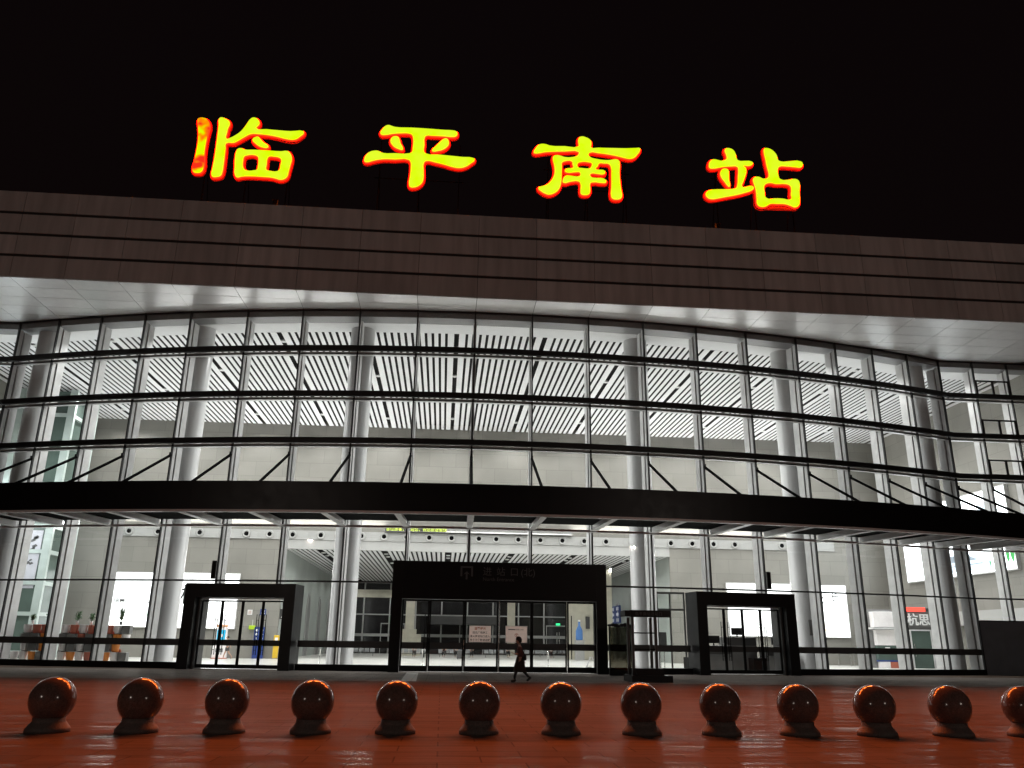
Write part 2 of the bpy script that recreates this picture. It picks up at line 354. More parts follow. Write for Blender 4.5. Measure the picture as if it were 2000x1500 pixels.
# ------------------------------------------------------------------ facade plan
X0, YG, RAD = 3.09, 46.22, 97.5
ZT = 20.9                                   # soffit and top of the glass
XE, YF = 30.95, 51.35                       # where the bow meets the flat ends
CY = YG + RAD
def gy(x, off=0.0):
    d = abs(x - X0)
    if d > XE: return YF - off
    return CY - math.sqrt((RAD + off) ** 2 - d * d) if d < RAD else YF
def gp(d, off=0.0):
    """point on the facade line at offset d from the axis, pushed off metres outwards"""
    if abs(d) > XE + 0.01: return (X0 + d, YF - off)
    th = math.asin(d / RAD)
    return (X0 + (RAD + off) * math.sin(th), CY - (RAD + off) * math.cos(th))
half = [1.76, 5.27, 8.78, 12.28, 15.70, 19.30, 22.26, 25.2, 28.13, 30.95]
flat = [33.5, 36.05, 38.6, 41.15]
DX = [-v for v in (half + flat)[::-1]] + half + flat
def arc_band(mb, off0, off1, z0, z1, d0, d1, step=1.0):
    n = max(1, int((d1 - d0) / step)); ds = [d0 + (d1 - d0) * i / n for i in range(n + 1)]
    ds = sorted(set([round(d, 4) for d in ds] + [d for d in (-XE, XE) if d0 < d < d1]))
    A = [gp(d, off0) for d in ds]; B = [gp(d, off1) for d in ds]
    k = len(ds); vs = []
    for z in (z0, z1):
        vs += [(x, y, z) for x, y in A] + [(x, y, z) for x, y in B]
    fs = []
    for i in range(k - 1):
        fs += [(i, i + 1, k + i + 1, k + i), (2 * k + i, 3 * k + i, 3 * k + i + 1, 2 * k + i + 1),
               (i, 2 * k + i, 2 * k + i + 1, i + 1), (k + i, k + i + 1, 3 * k + i + 1, 3 * k + i)]
    fs += [(0, k, 3 * k, 2 * k), (k - 1, 3 * k - 1, 4 * k - 1, 2 * k - 1)]
    return mb.add(vs, fs)


M['halobody'] = mat('dark_red_letter_case_halo', (0.20, 0.01, 0.005), 0.5, emit=(0.30, 0.004, 0.001), es=1.0)  # letter case outset and self-glowing, stands in for the dim red halo
M['smoke'] = glass('smoky_dark_sheet', (0.30, 0.30, 0.26), 0.06)
M['adpale2'] = mat('pale_poster_print', (0.50, 0.50, 0.55), 0.5)
M['orangew'] = mat('pale_orange_plastic', (0.75, 0.42, 0.25), 0.4)
M['bluep'] = mat('bright_blue_print', (0.10, 0.25, 0.60), 0.4)
LAMP_W = 14000
M['mastlens'] = mat('lit_mast_lens', (0.9, 0.85, 0.8), 0.5, emit=(1, 0.85, 0.7), es=5)
M['framek'] = None
LETTER_W = 9000
FILL_W = 5800
M['framek'] = mat('black_steel_frame', (0.002, 0.002, 0.002), 0.9, spec=0.02)
m = bpy.data.materials.new('humid_air'); m.use_nodes = True; m.node_tree.nodes.clear()
_o = m.node_tree.nodes.new('ShaderNodeOutputMaterial'); _v = m.node_tree.nodes.new('ShaderNodeVolumePrincipled')
_v.inputs['Density'].default_value = 0.0009; _v.inputs['Color'].default_value = (0.85, 0.85, 0.85, 1); m.node_tree.links.new(_v.outputs[0], _o.inputs['Volume'])
M['haze'] = m
M['void'] = mat('matt_black_soffit', (0.004, 0.004, 0.004), 0.9, spec=0.05)
def paper(name, col):
    m, t, b = nodes(name); N, K = t.nodes, t.links
    tr = N.new('ShaderNodeBsdfTranslucent'); mx = N.new('ShaderNodeMixShader'); mx.inputs[0].default_value = 0.6
    nz = N.new('ShaderNodeTexNoise'); nz.inputs['Scale'].default_value = 6; cr = N.new('ShaderNodeValToRGB')
    cr.color_ramp.elements[0].color = (*[c * .85 for c in col], 1); cr.color_ramp.elements[1].color = (*col, 1)
    K.new(nz.outputs[0], cr.inputs[0]); K.new(cr.outputs[0], tr.inputs[0]); K.new(cr.outputs[0], b.inputs['Base Color'])
    K.new(b.outputs[0], mx.inputs[1]); K.new(tr.outputs[0], mx.inputs[2]); K.new(mx.outputs[0], N['Material Output'].inputs[0]); return m
M['poster'] = paper('translucent_pinkish_paper', (0.80, 0.70, 0.66))

LETTERS = {
 '临': (-13.61, 29.51, [
  ('A', [(-3.37,4.22),(-3.00,4.26),(-2.74,4.05),(-2.63,3.75),(-2.67,3.05),(-2.71,1.94),(-2.69,1.49),(-2.63,0.55),(-2.73,0.29),(-2.95,0.21),(-3.19,0.26),(-3.28,0.44),(-3.23,1.18),(-3.19,2.19),(-3.22,2.92),(-3.33,3.61),(-3.41,4.07)]),
  ('B', [(-2.08,4.28),(-1.96,4.39),(-1.68,4.31),(-1.42,4.14),(-1.36,3.94),(-1.44,3.60),(-1.46,3.32),(-1.42,2.81),(-1.20,2.90),(-0.91,3.11),(-0.66,3.35),(-0.43,3.70),(-0.24,4.11),(-0.11,4.38),(0.05,4.52),(0.23,4.51),(0.43,4.35),(0.51,4.16),(0.48,4.00),(0.35,3.75),(0.99,3.70),(1.78,3.67),(2.57,3.66),(3.36,3.72),(3.41,3.62),(3.19,3.32),(2.90,3.08),(2.39,3.06),(1.83,3.18),(1.23,3.28),(0.55,3.32),(0.05,3.29),(-0.28,3.08),(-0.64,2.78),(-0.96,2.56),(-1.42,2.49),(-1.42,2.12),(-1.41,1.58),(-1.40,0.85),(-1.41,0.40),(-1.49,0.10),(-1.70,0.00),(-1.99,0.00),(-2.06,0.11),(-2.05,0.63),(-2.02,1.35),(-2.02,2.27),(-2.03,3.00),(-2.05,3.84)]),
  ('B', [(0.22,2.93),(0.35,3.05),(0.54,3.10),(0.67,2.98),(0.93,2.70),(1.23,2.49),(1.24,2.37),(0.85,2.35),(0.61,2.45),(0.35,2.66),(0.22,2.79)]),
  ('B', [(-0.70,1.99),(-0.61,2.14),(-0.41,2.17),(-0.21,2.09),(0.37,2.11),(1.15,2.12),(2.09,2.11),(2.48,2.16),(2.68,2.01),(2.82,1.63),(2.77,1.13),(2.71,0.67),(2.65,0.30),(2.48,0.11),(2.25,0.04),(1.97,0.10),(1.70,0.16),(1.16,0.18),(0.38,0.18),(-0.19,0.12),(-0.44,0.04),(-0.59,0.16),(-0.69,0.81),(-0.74,1.48)]),
  ('B', [(-0.18,1.59),(-0.05,1.68),(0.49,1.73),(0.67,1.62),(0.74,1.36),(0.75,0.90),(0.72,0.67),(0.57,0.61),(0.03,0.58),(-0.14,0.75),(-0.22,1.29)]),
  ('B', [(1.30,1.58),(1.39,1.70),(1.66,1.71),(2.02,1.65),(2.15,1.52),(2.15,1.08),(2.12,0.77),(2.00,0.64),(1.53,0.63),(1.31,0.71),(1.28,1.12)]),
 ]),
 '平': (-2.59, 29.53, [
  ('B', [(-2.68,3.94),(-2.58,4.19),(-2.39,4.46),(-2.19,4.56),(-1.99,4.51),(-1.74,4.44),(-0.69,4.46),(0.29,4.46),(1.51,4.44),(2.08,4.44),(2.29,4.39),(2.39,4.23),(2.30,4.03),(2.10,3.96),(1.53,3.97),(0.72,3.96),(0.35,3.94),(0.24,3.79),(0.25,3.23),(0.24,2.71),(0.37,2.56),(1.18,2.53),(2.19,2.48),(2.80,2.45),(3.45,2.43),(3.58,2.33),(3.34,2.03),(2.99,1.75),(2.59,1.63),(2.22,1.66),(1.61,1.82),(1.00,1.95),(0.40,2.01),(0.28,1.87),(0.28,1.32),(0.30,0.73),(0.23,0.40),(0.01,0.14),(-0.31,0.00),(-0.54,0.03),(-0.61,0.17),(-0.58,0.81),(-0.56,1.50),(-0.60,1.86),(-0.73,2.03),(-1.60,2.00),(-2.28,1.98),(-2.79,1.88),(-3.10,1.77),(-3.38,1.67),(-3.56,1.71),(-3.59,1.87),(-3.49,2.18),(-3.27,2.43),(-2.99,2.54),(-2.76,2.55),(-2.43,2.41),(-1.63,2.44),(-0.75,2.49),(-0.55,2.61),(-0.51,2.89),(-0.53,3.74),(-0.62,3.95),(-0.83,4.03),(-1.31,4.01),(-1.87,3.93),(-2.39,3.80),(-2.61,3.82)]),
  ('B', [(-1.97,3.50),(-1.86,3.67),(-1.66,3.74),(-1.50,3.70),(-1.40,3.51),(-1.31,3.21),(-1.15,2.90),(-1.16,2.76),(-1.41,2.79),(-1.70,2.93),(-1.89,3.13),(-1.98,3.31)]),
  ('B', [(1.54,3.78),(1.70,3.79),(1.83,3.59),(1.84,3.38),(1.72,3.16),(1.49,2.96),(1.13,2.82),(0.79,2.78),(0.76,2.85),(0.99,3.16),(1.22,3.46)]),
 ]),
 '南': (8.51, 29.46, [
  ('B', [(-3.61,3.21),(-3.49,3.52),(-3.28,3.80),(-3.03,3.89),(-2.78,3.87),(-2.53,3.79),(-1.54,3.81),(-0.62,3.86),(-0.58,4.01),(-0.61,4.29),(-0.55,4.54),(-0.36,4.65),(-0.11,4.61),(0.18,4.45),(0.28,4.24),(0.26,3.97),(0.24,3.86),(0.76,3.85),(1.81,3.89),(2.65,3.93),(3.33,4.00),(3.58,4.01),(3.61,3.89),(3.40,3.51),(3.22,3.29),(2.96,3.16),(2.63,3.17),(2.13,3.28),(1.38,3.40),(0.75,3.45),(0.17,3.45),(0.08,3.24),(0.20,3.08),(0.62,2.97),(1.16,2.92),(1.58,2.96),(1.91,3.04),(2.12,2.95),(2.18,2.72),(2.14,2.10),(2.16,1.40),(2.22,0.71),(2.26,0.25),(2.16,0.08),(1.87,0.00),(1.63,0.05),(1.54,0.20),(1.57,0.90),(1.59,1.83),(1.57,2.44),(1.44,2.65),(1.11,2.68),(0.80,2.66),(0.69,2.43),(0.54,2.21),(0.85,2.16),(1.10,2.13),(1.18,1.99),(1.09,1.86),(0.64,1.85),(0.22,1.84),(0.16,1.72),(0.22,1.58),(0.51,1.52),(1.04,1.51),(1.23,1.36),(1.20,1.22),(1.04,1.18),(0.29,1.19),(0.17,1.11),(0.15,0.53),(0.07,0.30),(-0.21,0.20),(-0.46,0.26),(-0.50,0.49),(-0.51,1.09),(-0.61,1.20),(-1.15,1.15),(-1.64,1.04),(-1.68,1.18),(-1.47,1.56),(-1.22,1.58),(-0.89,1.55),(-0.56,1.59),(-0.49,1.74),(-0.54,1.89),(-0.81,1.89),(-1.39,1.83),(-1.53,1.93),(-1.43,2.10),(-0.97,2.22),(-1.02,2.51),(-1.03,2.67),(-1.54,2.67),(-1.71,2.55),(-1.73,2.27),(-1.75,1.62),(-1.80,0.92),(-1.93,0.54),(-2.17,0.27),(-2.58,0.09),(-2.82,0.14),(-3.07,0.28),(-3.29,0.55),(-3.07,0.66),(-2.74,0.81),(-2.46,1.11),(-2.29,1.44),(-2.21,1.82),(-2.25,2.38),(-2.33,2.80),(-2.29,2.99),(-2.04,3.09),(-1.79,3.05),(-1.50,2.97),(-0.96,3.02),(-0.71,3.12),(-0.58,3.34),(-0.60,3.46),(-1.54,3.43),(-2.29,3.36),(-2.87,3.28),(-3.32,3.16),(-3.57,3.16)]),
  ('B', [(-0.64,2.58),(-0.51,2.67),(0.11,2.70),(0.28,2.64),(0.27,2.45),(0.17,2.25),(0.02,2.20),(-0.39,2.21),(-0.64,2.25),(-0.69,2.41)]),
 ]),
 '站': (19.92, 29.51, [
  ('B', [(-3.10,3.05),(-3.02,3.27),(-2.76,3.43),(-2.50,3.40),(-2.25,3.35),(-1.99,3.43),(-1.85,3.56),(-1.87,3.90),(-1.94,4.21),(-1.84,4.35),(-1.54,4.36),(-1.33,4.23),(-1.20,3.94),(-1.16,3.61),(-1.04,3.45),(-0.57,3.45),(-0.19,3.45),(-0.04,3.32),(-0.17,3.15),(-0.43,3.08),(-0.69,3.06),(-0.59,2.95),(-0.54,2.74),(-0.64,2.30),(-0.82,1.82),(-0.92,1.43),(-0.55,1.48),(-0.25,1.53),(-0.13,1.39),(-0.28,1.21),(-0.76,1.00),(-1.37,0.79),(-2.18,0.58),(-2.70,0.44),(-3.08,0.37),(-3.33,0.44),(-3.47,0.66),(-3.43,0.85),(-3.21,1.02),(-2.57,1.13),(-1.68,1.21),(-1.37,1.31),(-1.25,1.55),(-1.16,2.22),(-1.10,2.75),(-1.14,2.96),(-1.55,2.98),(-2.24,2.87),(-2.89,2.72),(-3.08,2.76)]),
  ('B', [(-2.33,2.53),(-2.21,2.70),(-1.99,2.76),(-1.81,2.68),(-1.78,2.37),(-1.80,1.90),(-1.76,1.52),(-1.81,1.38),(-1.91,1.44),(-2.10,1.73),(-2.30,2.05),(-2.37,2.33)]),
  ('B', [(0.85,4.52),(1.03,4.57),(1.33,4.48),(1.57,4.25),(1.70,3.99),(1.73,3.71),(1.90,3.58),(2.55,3.63),(3.34,3.67),(3.47,3.51),(3.34,3.23),(2.94,3.21),(2.30,3.23),(1.82,3.18),(1.68,2.98),(1.66,2.50),(1.77,2.19),(2.42,2.19),(2.77,2.27),(3.02,2.18),(3.10,1.92),(3.02,1.30),(2.98,0.59),(2.87,0.24),(2.60,0.10),(2.36,0.18),(1.98,0.30),(1.39,0.29),(0.92,0.26),(0.60,0.05),(0.26,0.00),(0.04,0.13),(0.01,0.60),(0.00,1.25),(-0.10,1.77),(-0.13,2.05),(-0.03,2.21),(0.28,2.27),(0.61,2.14),(0.92,2.26),(1.00,2.50),(0.97,2.84),(0.91,3.22),(0.87,3.70),(0.81,4.23)]),
  ('B', [(0.60,1.57),(0.75,1.77),(1.10,1.87),(1.44,1.81),(2.13,1.85),(2.42,1.74),(2.47,1.41),(2.41,1.03),(2.43,0.79),(2.23,0.64),(1.85,0.69),(1.21,0.67),(0.82,0.62),(0.60,0.77),(0.59,1.10)]),
 ]),
}

# ------------------------------------------------------------------ ground
g = MB(); g.quad((-220, -90, 0), (220, -90, 0), (220, 200, 0), (-220, 200, 0))
struct(g.build('plaza_ground', M['plaza']))
g = MB(); g.quad((-220, 35.4, 0.004), (220, 35.4, 0.004), (220, 46.5, 0.004), (-220, 46.5, 0.004))
struct(g.build('apron_paving', M['apron']))
g = MB(); g.quad((-1.62, 35.5, 0.008), (-0.98, 35.5, 0.008), (-1.15, 45.2, 0.008), (-1.75, 45.2, 0.008))
struct(g.build('pale_paving_strip', M['strip']))

# ------------------------------------------------------------------ station building
B = thing('station_building', 'wide railway station with a bowed glass front under a straight stone-clad roof edge', 'station', (0, 0, 0))
ZONES = [(-5.85, 5.85, 5.76), (-17.0, -10.85, 4.44), (10.85, 17.0, 4.44)]
def cut(a, b, z0):
    """pieces (a, b, zlow) of a strip from a to b after the portals are cut out"""
    cuts = sorted(set([a, b] + [e for z in ZONES for e in z[:2] if a < e < b])); out = []
    for p, q in zip(cuts, cuts[1:]):
        m_ = (p + q) / 2; zl = z0
        for z in ZONES:
            if z[0] <= m_ <= z[1]: zl = max(z0, z[2])
        out.append((p, q, zl))
    return out
def part(mb, name, m, parent=None, **k): return mb.build(name, M[m], parent or B, **k)

# fascia: four courses of stone panels in front of a dark backing, seams at the facade modules
FY = 43.96
XS = [X0 + s for s in [-58.2, -55.2, -52.2, -49.2, -46.2, -43.2, -40.2, -37.2, -34.2, -31.17, -28.2, -25.23, -22.27, -19.3, -15.78, -12.28, -8.78, -5.27, -1.76, 1.76, 5.27, 8.78, 12.28, 15.78, 19.3, 22.2, 25.1, 28.0, 30.9, 33.9, 36.9, 39.9, 42.9, 45.9, 48.9, 51.9, 54.9]]
mb = MB(); bk = MB()
rows = 4; hh = (26.29 - ZT) / rows
for i in range(rows):
    z0 = ZT + i * hh + (0.0 if i == 0 else 0.09); z1 = ZT + (i + 1) * hh - (0.0 if i == 3 else 0.09)
    for a, b in zip(XS, XS[1:]):
        mb.box(a + 0.012, b - 0.012, FY, FY + 0.12, z0, z1)
part(mb, 'fascia_panel', 'fascia')
bk.box(XS[0], XS[-1], FY + 0.14, FY + 0.5, ZT + 0.012, 26.2); part(bk, 'fascia_backing', 'joint')
for i in range(1, rows):
    r_ = MB().box(XS[0], XS[-1], FY + 0.06, FY + 0.14, ZT + i * hh - 0.085, ZT + i * hh + 0.085); part(r_, 'fascia_groove', 'joint')
part(MB().box(XS[0], XS[-1], FY + 0.505, 76, 25.9, 26.19), 'roof', 'joint')
part(MB().box(XS[0], XS[-1], FY + 0.02, FY + 0.5, 26.295, 26.33), 'roof_coping', 'fascia')

# soffit: satin panels with open joints below a dark backing
mb = MB()
def soff_pt(xf, d, t):
    x1, y1 = gp(d, 0.06); return (xf + (x1 - xf) * t, FY + 0.02 + (y1 - FY - 0.02) * t)
pairs = [(xs, d) for xs, d in zip([X0 + s for s in (-36.9, -34.2 + 0.0, -31.17 - 0.0, -28.2, -25.23, -22.27, -19.3, -15.78, -12.28, -8.78, -5.27, -1.76, 1.76, 5.27, 8.78, 12.28, 15.78, 19.3, 22.2, 25.1, 28.0, 30.9, 33.9, 36.9)],
                                 [-37.5, -34.2, -30.95, -28.13, -25.2, -22.26, -19.3, -15.70, -12.28, -8.78, -5.27, -1.76, 1.76, 5.27, 8.78, 12.28, 15.70, 19.3, 22.26, 25.2, 28.13, 30.95, 34.2, 37.5])]
YL = [FY + 0.02, 45.42, 46.86, 48.3, 49.74, 51.18, 52.0]
g_ = 0.014
for (xa, da), (xb, db) in zip(pairs, pairs[1:]):
    pa, pb = gp(da, 0.06), gp(db, 0.06)
    def at(xf, p, y): t = (y - FY - 0.02) / (p[1] - FY - 0.02); return xf + (p[0] - xf) * t
    for y0, y1 in zip(YL, YL[1:]):
        # clip the strip y0..y1 against the line of the glass pa-pb
        ya0, ya1 = y0 + g_, y1 - g_
        ea, eb = min(ya1, pa[1]), min(ya1, pb[1])
        if ea <= ya0 and eb <= ya0: continue
        ea, eb = max(ea, ya0), max(eb, ya0)
        q = [(at(xa, pa, ya0) + g_, ya0), (at(xb, pb, ya0) - g_, ya0), (at(xb, pb, eb) - g_, eb), (at(xa, pa, ea) + g_, ea)]
        if ea - ya0 < 0.001: q = q[:3]
        elif eb - ya0 < 0.001: q = [q[0], q[1], q[3]]
        mb.add([(x, y, ZT) for x, y in q] + [(x, y, ZT + 0.03) for x, y in q],
               [tuple(range(len(q)))[::-1], tuple(range(len(q), 2 * len(q)))] + [(i, (i + 1) % len(q), (i + 1) % len(q) + len(q), i + len(q)) for i in range(len(q))])
for s in (-1, 1):       # the flat run beyond the bow
    for k in range(8):
        a = X0 + s * (37.0 + 2.6 * k); b = X0 + s * (37.0 + 2.6 * (k + 1)); a, b = min(a, b), max(a, b)
        for y0, y1 in zip(YL, YL[1:]):
            if y0 < YF: mb.box(a + g_, b - g_, y0 + g_, min(y1, YF - 0.06) - g_, ZT, ZT + 0.03)
part(mb, 'soffit_panel', 'soffit')
part(MB().box(XS[0], XS[-1], FY + 0.505, 52.4, ZT + 0.05, ZT + 0.12), 'soffit_backing', 'joint')

# glass, one window per bay
for a, b in zip(DX, DX[1:]):
    mb = MB()
    dark = a >= 30.9 or b <= -99
    for p, q, zl in cut(a, b, 3.3 if dark else 0.33):
        (xa, ya), (xb, yb) = gp(p), gp(q)
        if abs(p) < XE + .01 and abs(q) < XE + .01:       # both on the bow: keep the bay flat between its mullions
            A_, B_ = Vector(gp(a)), Vector(gp(b))
            t0, t1 = (p - a) / (b - a), (q - a) / (b - a)
            (xa, ya), (xb, yb) = A_.lerp(B_, t0), A_.lerp(B_, t1)
        mb.quad((xa, ya, zl), (xb, yb, zl), (xb, yb, ZT - 0.02), (xa, ya, ZT - 0.02))
    part(mb, 'window', 'glass')
# mullions
for d in DX:
    zl = 0.0
    for z in ZONES:
        if z[0] <= d <= z[1]: zl = z[2]
    if d > 31: zl = 3.3
    x, y = gp(d); th = math.asin(max(-1, min(1, d / RAD))) if abs(d) <= XE + .01 else 0
    T = Matrix.Rotation(th, 4, 'Z'); T.translation = (x, y, 0)
    f = lambda v: tuple(T @ Vector(v))
    mb = MB()
    mb.box(-0.045, 0.045, 0.02, 0.30, zl, 20.40, f); mb.box(-0.10, 0.10, 0.36, 0.92, zl, 20.32, f)
    mu = part(mb, 'mullion', 'alu')
    part(MB().box(-0.04, 0.04, -0.11, 0.019, zl, ZT - 0.003, f), 'mullion_cap', 'cap', mu)
    part(MB().box(-0.02, 0.02, 0.301, 0.359, zl, 20.3, f), 'mullion_joint', 'plenum', mu)
E0, E1 = DX[0], DX[-1]
for z in (18.30, 15.45, 12.62):
    fin = part(arc_band(MB(), 0.36, 0.13, z - 0.15, z + 0.16, E0, E1), 'sunshade_fin', 'fin')
    part(arc_band(MB(), 0.125, 0.03, z - 0.33, z - 0.28, E0, E1), 'glazing_rail', 'cap', fin)
    part(arc_band(MB(), -0.03, -0.28, z - 0.31, z - 0.14, E0, E1), 'inner_transom', 'alu', fin)
part(arc_band(MB(), 0.08, -0.06, ZT - 0.06, ZT - 0.002, E0, E1), 'head_rail', 'cap')
for a, b, zl in cut(-XE, XE, 0):
    a_, b_ = a, b
    if zl > 5: continue
    part(arc_band(MB(), 0.09, -0.06, 4.61, 4.70, a_, b_), 'transom', 'cap')
    if zl > 0: continue
    part(arc_band(MB(), 0.14, -0.2, 0.004, 0.33, a_, b_), 'kerb', 'blackm')
    part(arc_band(MB(), 0.012, 0.004, 1.19, 1.54, a_, b_), 'safety_band', 'band')
for s0, s1 in ((-38.6 - 2.5, -XE), (XE, 41.1)):
    part(arc_band(MB(), 0.09, -0.06, 4.61, 4.70, s0, s1), 'transom', 'cap')
part(arc_band(MB(), 0.14, -0.2, 0.004, 0.33, -41.1, -XE), 'kerb', 'blackm')
part(arc_band(MB(), 0.012, 0.004, 1.19, 1.54, -41.1, -XE), 'safety_band', 'band')
# dark tinted panels at the foot of the right hand end
dk = part(arc_band(MB(), 0.05, -0.10, 0.004, 3.24, XE + 0.05, 41.1), 'tinted_wall_panel', 'darkglass')
part(arc_band(MB(), 0.10, -0.14, 3.245, 3.31, XE + 0.05, 41.1), 'panel_rail', 'cap', dk)
# opening vents in the second flat bay on the right
for z in (18.42, 15.57, 12.74, 9.0):
    a, b = gp(33.5), gp(36.05); mb = MB()
    h = 1.12; T_ = 0.11
    mb.box(a[0] + 0.05, b[0] - 0.05, a[1] - 0.09, a[1] - 0.02, z + h - T_, z + h)
    mb.box(a[0] + 0.05, b[0] - 0.05, a[1] - 0.09, a[1] - 0.02, z, z + T_)
    for x in (a[0] + 0.05, (a[0] + b[0]) / 2 - 0.06, b[0] - 0.15): mb.box(x, x + (0.15 if x > a[0] + 1 and x < b[0] - 0.5 else 0.10), a[1] - 0.092, a[1] - 0.018, z + T_ + 0.001, z + h - T_ - 0.001)
    part(mb, 'vent_window', 'cap')

# grey edge beam behind the head of the glass, border ceiling
part(arc_band(MB(), -0.03, -1.055, 20.46, 20.52, E0, E1), 'edge_beam', 'beam')
part(arc_band(MB(), -0.07, -0.12, 20.525, ZT - 0.02, E0, E1), 'beam_face', 'beam')
BX0, BX1, BY = -34.8, 41.0, 73.7
CZ = 20.45
part(arc_band(MB(), -1.06, -2.6, CZ, CZ + 0.06, E0, E1), 'ceiling_border', 'ceil')
PER = 5.73 / 13
mb = MB(); ks = int(math.ceil((BX0 - 0.24) / PER))
k = ks
while 0.24 + k * PER < BX1:
    xc = 0.24 + k * PER
    if k % 13 != 0:
        l = xc - 0.132; r = xc + 0.132
        if k % 13 == 1: l -= 0.15
        if k % 13 == 12: r += 0.15
        mb.box(max(l, BX0), min(r, BX1), gy(xc, -2.61), BY, CZ, CZ + 0.014)
    k += 1
part(mb, 'ceiling_slats', 'slat')
_ds = [BX0 - X0 + (BX1 - BX0) * i / 60 for i in range(61)]; _p = [gp(d, -1.1) for d in _ds]
part(MB().add([(x, y, CZ + 0.40) for x, y in _p] + [(x, BY, CZ + 0.40) for x, y in _p], [(i, i + 1, 62 + i, 61 + i) for i in range(60)]), 'ceiling_void', 'plenum')
# downlights in the channels
lens = MB().lathe([(0.001, 0.0), (0.15, 0.0), (0.16, 0.03)], n=16)
first = None
def downlight(x, y, z, watts, tilt=None):
    global first
    rim = MB().lathe([(0.165, 0.0), (0.2, 0.0), (0.2, 0.10), (0.165, 0.10)], n=16)
    if first is None:
        d = rim.build('downlight', M['alu'], B, (x, y, z)); e = lens.build('lens', M['lamp'], d, (0, 0, 0.02)); first = (d, e)
    else:
        d = first[0].copy(); COL.objects.link(d); d.location = (x, y, z); d.parent = B
        e = first[1].copy(); COL.objects.link(e); e.parent = d
    L = bpy.data.lights.new('downlight_lamp', 'SPOT'); L.energy = watts; L.spot_size = R(150); L.spot_blend = 0.6; L.shadow_soft_size = 0.12
    L.color = (1.0, 0.99, 0.975)
    o = bpy.data.objects.new('downlight_lamp', L); COL.objects.link(o); o.location = (0, 0, -0.06); o.parent = d
HALL_W = 1500
for k in range(-6, 8):
    x = 0.24 + 5.73 * k
    if not BX0 + 2.5 < x < BX1 - 2.5: continue
    for y in (51.7, 57.8, 63.9, 70.0):
        y_ = y + (0.6 if k % 2 else 0)
        if y_ < gy(x, -3.0): y_ = gy(x, -3.2)  # end-bay lamps, added inside the glass to lift the dim end columns
        downlight(x, y_, CZ + 0.02, HALL_W)

# hall walls, floor
fl = MB().quad((BX0, 46.0, 0.004), (BX1, 46.0, 0.004), (BX1, 114, 0.004), (BX0, 114, 0.004))
# keep the hall floor inside the glass line
ds = [BX0 - X0 + (BX1 - BX0) * i / 80 for i in range(81)]
poly = [gp(d, -0.05) for d in ds]
fl = MB(); n = len(poly)
fl.add([(x, y, 0.02) for x, y in poly] + [(x, 114, 0.02) for x, y in poly], [(i, i + 1, n + i + 1, n + i) for i in range(n - 1)])
part(fl, 'hall_floor', 'floor')
OX0, OX1, OZ = -14.0, 20.4, 9.2
part(MB().box(BX0, OX0, BY, BY + 0.3, 0, 10.0), 'back_wall', 'wallb')
part(MB().box(OX1, BX1, BY, BY + 0.3, 0, 10.0), 'back_wall', 'wallb')
part(MB().box(BX0, BX1, BY + 0.002, BY + 0.3, 10.8, 20.9).box(BX0, -29.0, BY + 0.002, BY + 0.3, 10.001, 10.799).box(36.0, BX1, BY + 0.002, BY + 0.3, 10.001, 10.799), 'back_wall', 'wallb')
part(MB().box(OX0, OX1, BY - 0.05, BY + 0.3, OZ, 9.99), 'opening_lintel', 'wallw')
nb = MB()
for i in range(5): nb.box(-29.0, 36.0, BY - 0.12, BY + 0.3, 10.0 + i * 0.16 + 0.012, 10.0 + (i + 1) * 0.16)
nb.box(-29.0, 36.0, BY - 0.1, BY + 0.29, 10.0, 10.8)
band = part(nb, 'nozzle_band', 'wallw')
L = bpy.data.lights.new('ceiling_fill_light', 'AREA'); L.shape = 'RECTANGLE'; L.size = 62; L.size_y = 0.2; L.energy = FILL_W; L.color = (1, 0.99, 0.98)  # unseen area light added to brighten the hall ceiling
o = bpy.data.objects.new('ceiling_fill_light', L); COL.objects.link(o); o.location = (3.1, BY - 0.35, 10.95); o.rotation_euler = (R(180 + 38), 0, 0); o.parent = B
noz = None
for i in range(-13, 18):
    x = -1.45 + 2.0 * i + (0.45 if i % 7 == 2 else 0)
    if x > 34.5: continue
    if noz is None:
        a = MB(); a.lathe([(0.20, 0), (0.36, 0), (0.36, 0.06), (0.30, 0.10), (0.20, 0.04)], n=24)
        for v in range(len(a.v)): q = a.v[v]; a.v[v] = (q[0], -q[2], q[1])
        a = a.build('air_nozzle', M['wallw'], B, (x, BY - 0.125, 10.42))
        c = MB(); c.ball((0, 0, 0), 0.19, 0.08, 0.19); c = c.build('nozzle_core', M['void'], a, (0, -0.03, 0)); noz = (a, c)
    else:
        a = noz[0].copy(); COL.objects.link(a); a.location = (x, BY - 0.125, 10.42); a.parent = B
        c = noz[1].copy(); COL.objects.link(c); c.parent = a
part(MB().box(BX0 - 0.3, BX0, YF - 0.1, BY + 0.3, 0, 20.9), 'side_wall', 'wallb')
part(MB().box(BX1, BX1 + 0.3, YF - 0.1, BY + 0.3, 0, 20.9), 'side_wall', 'wallb')
part(MB().box(BX1 - 0.5, BX1 - 0.01, YF + 0.3, BY - 0.01, 3.3, 4.35), 'side_wall_ledge', 'wallw')
part(MB().box(BX1 - 0.35, BX1 - 0.01, YF + 0.3, BY - 0.01, 4.36, 5.9), 'side_wall_ledge', 'wallb')
# ends of the building beyond the hall
part(MB().box(-58, BX0 - 0.31, YF + 0.4, YF + 0.9, 0, 20.9), 'outer_wall', 'wallb')
part(MB().box(BX1 + 0.31, 58, YF + 0.4, YF + 0.9, 0, 20.9), 'outer_wall', 'wallb')
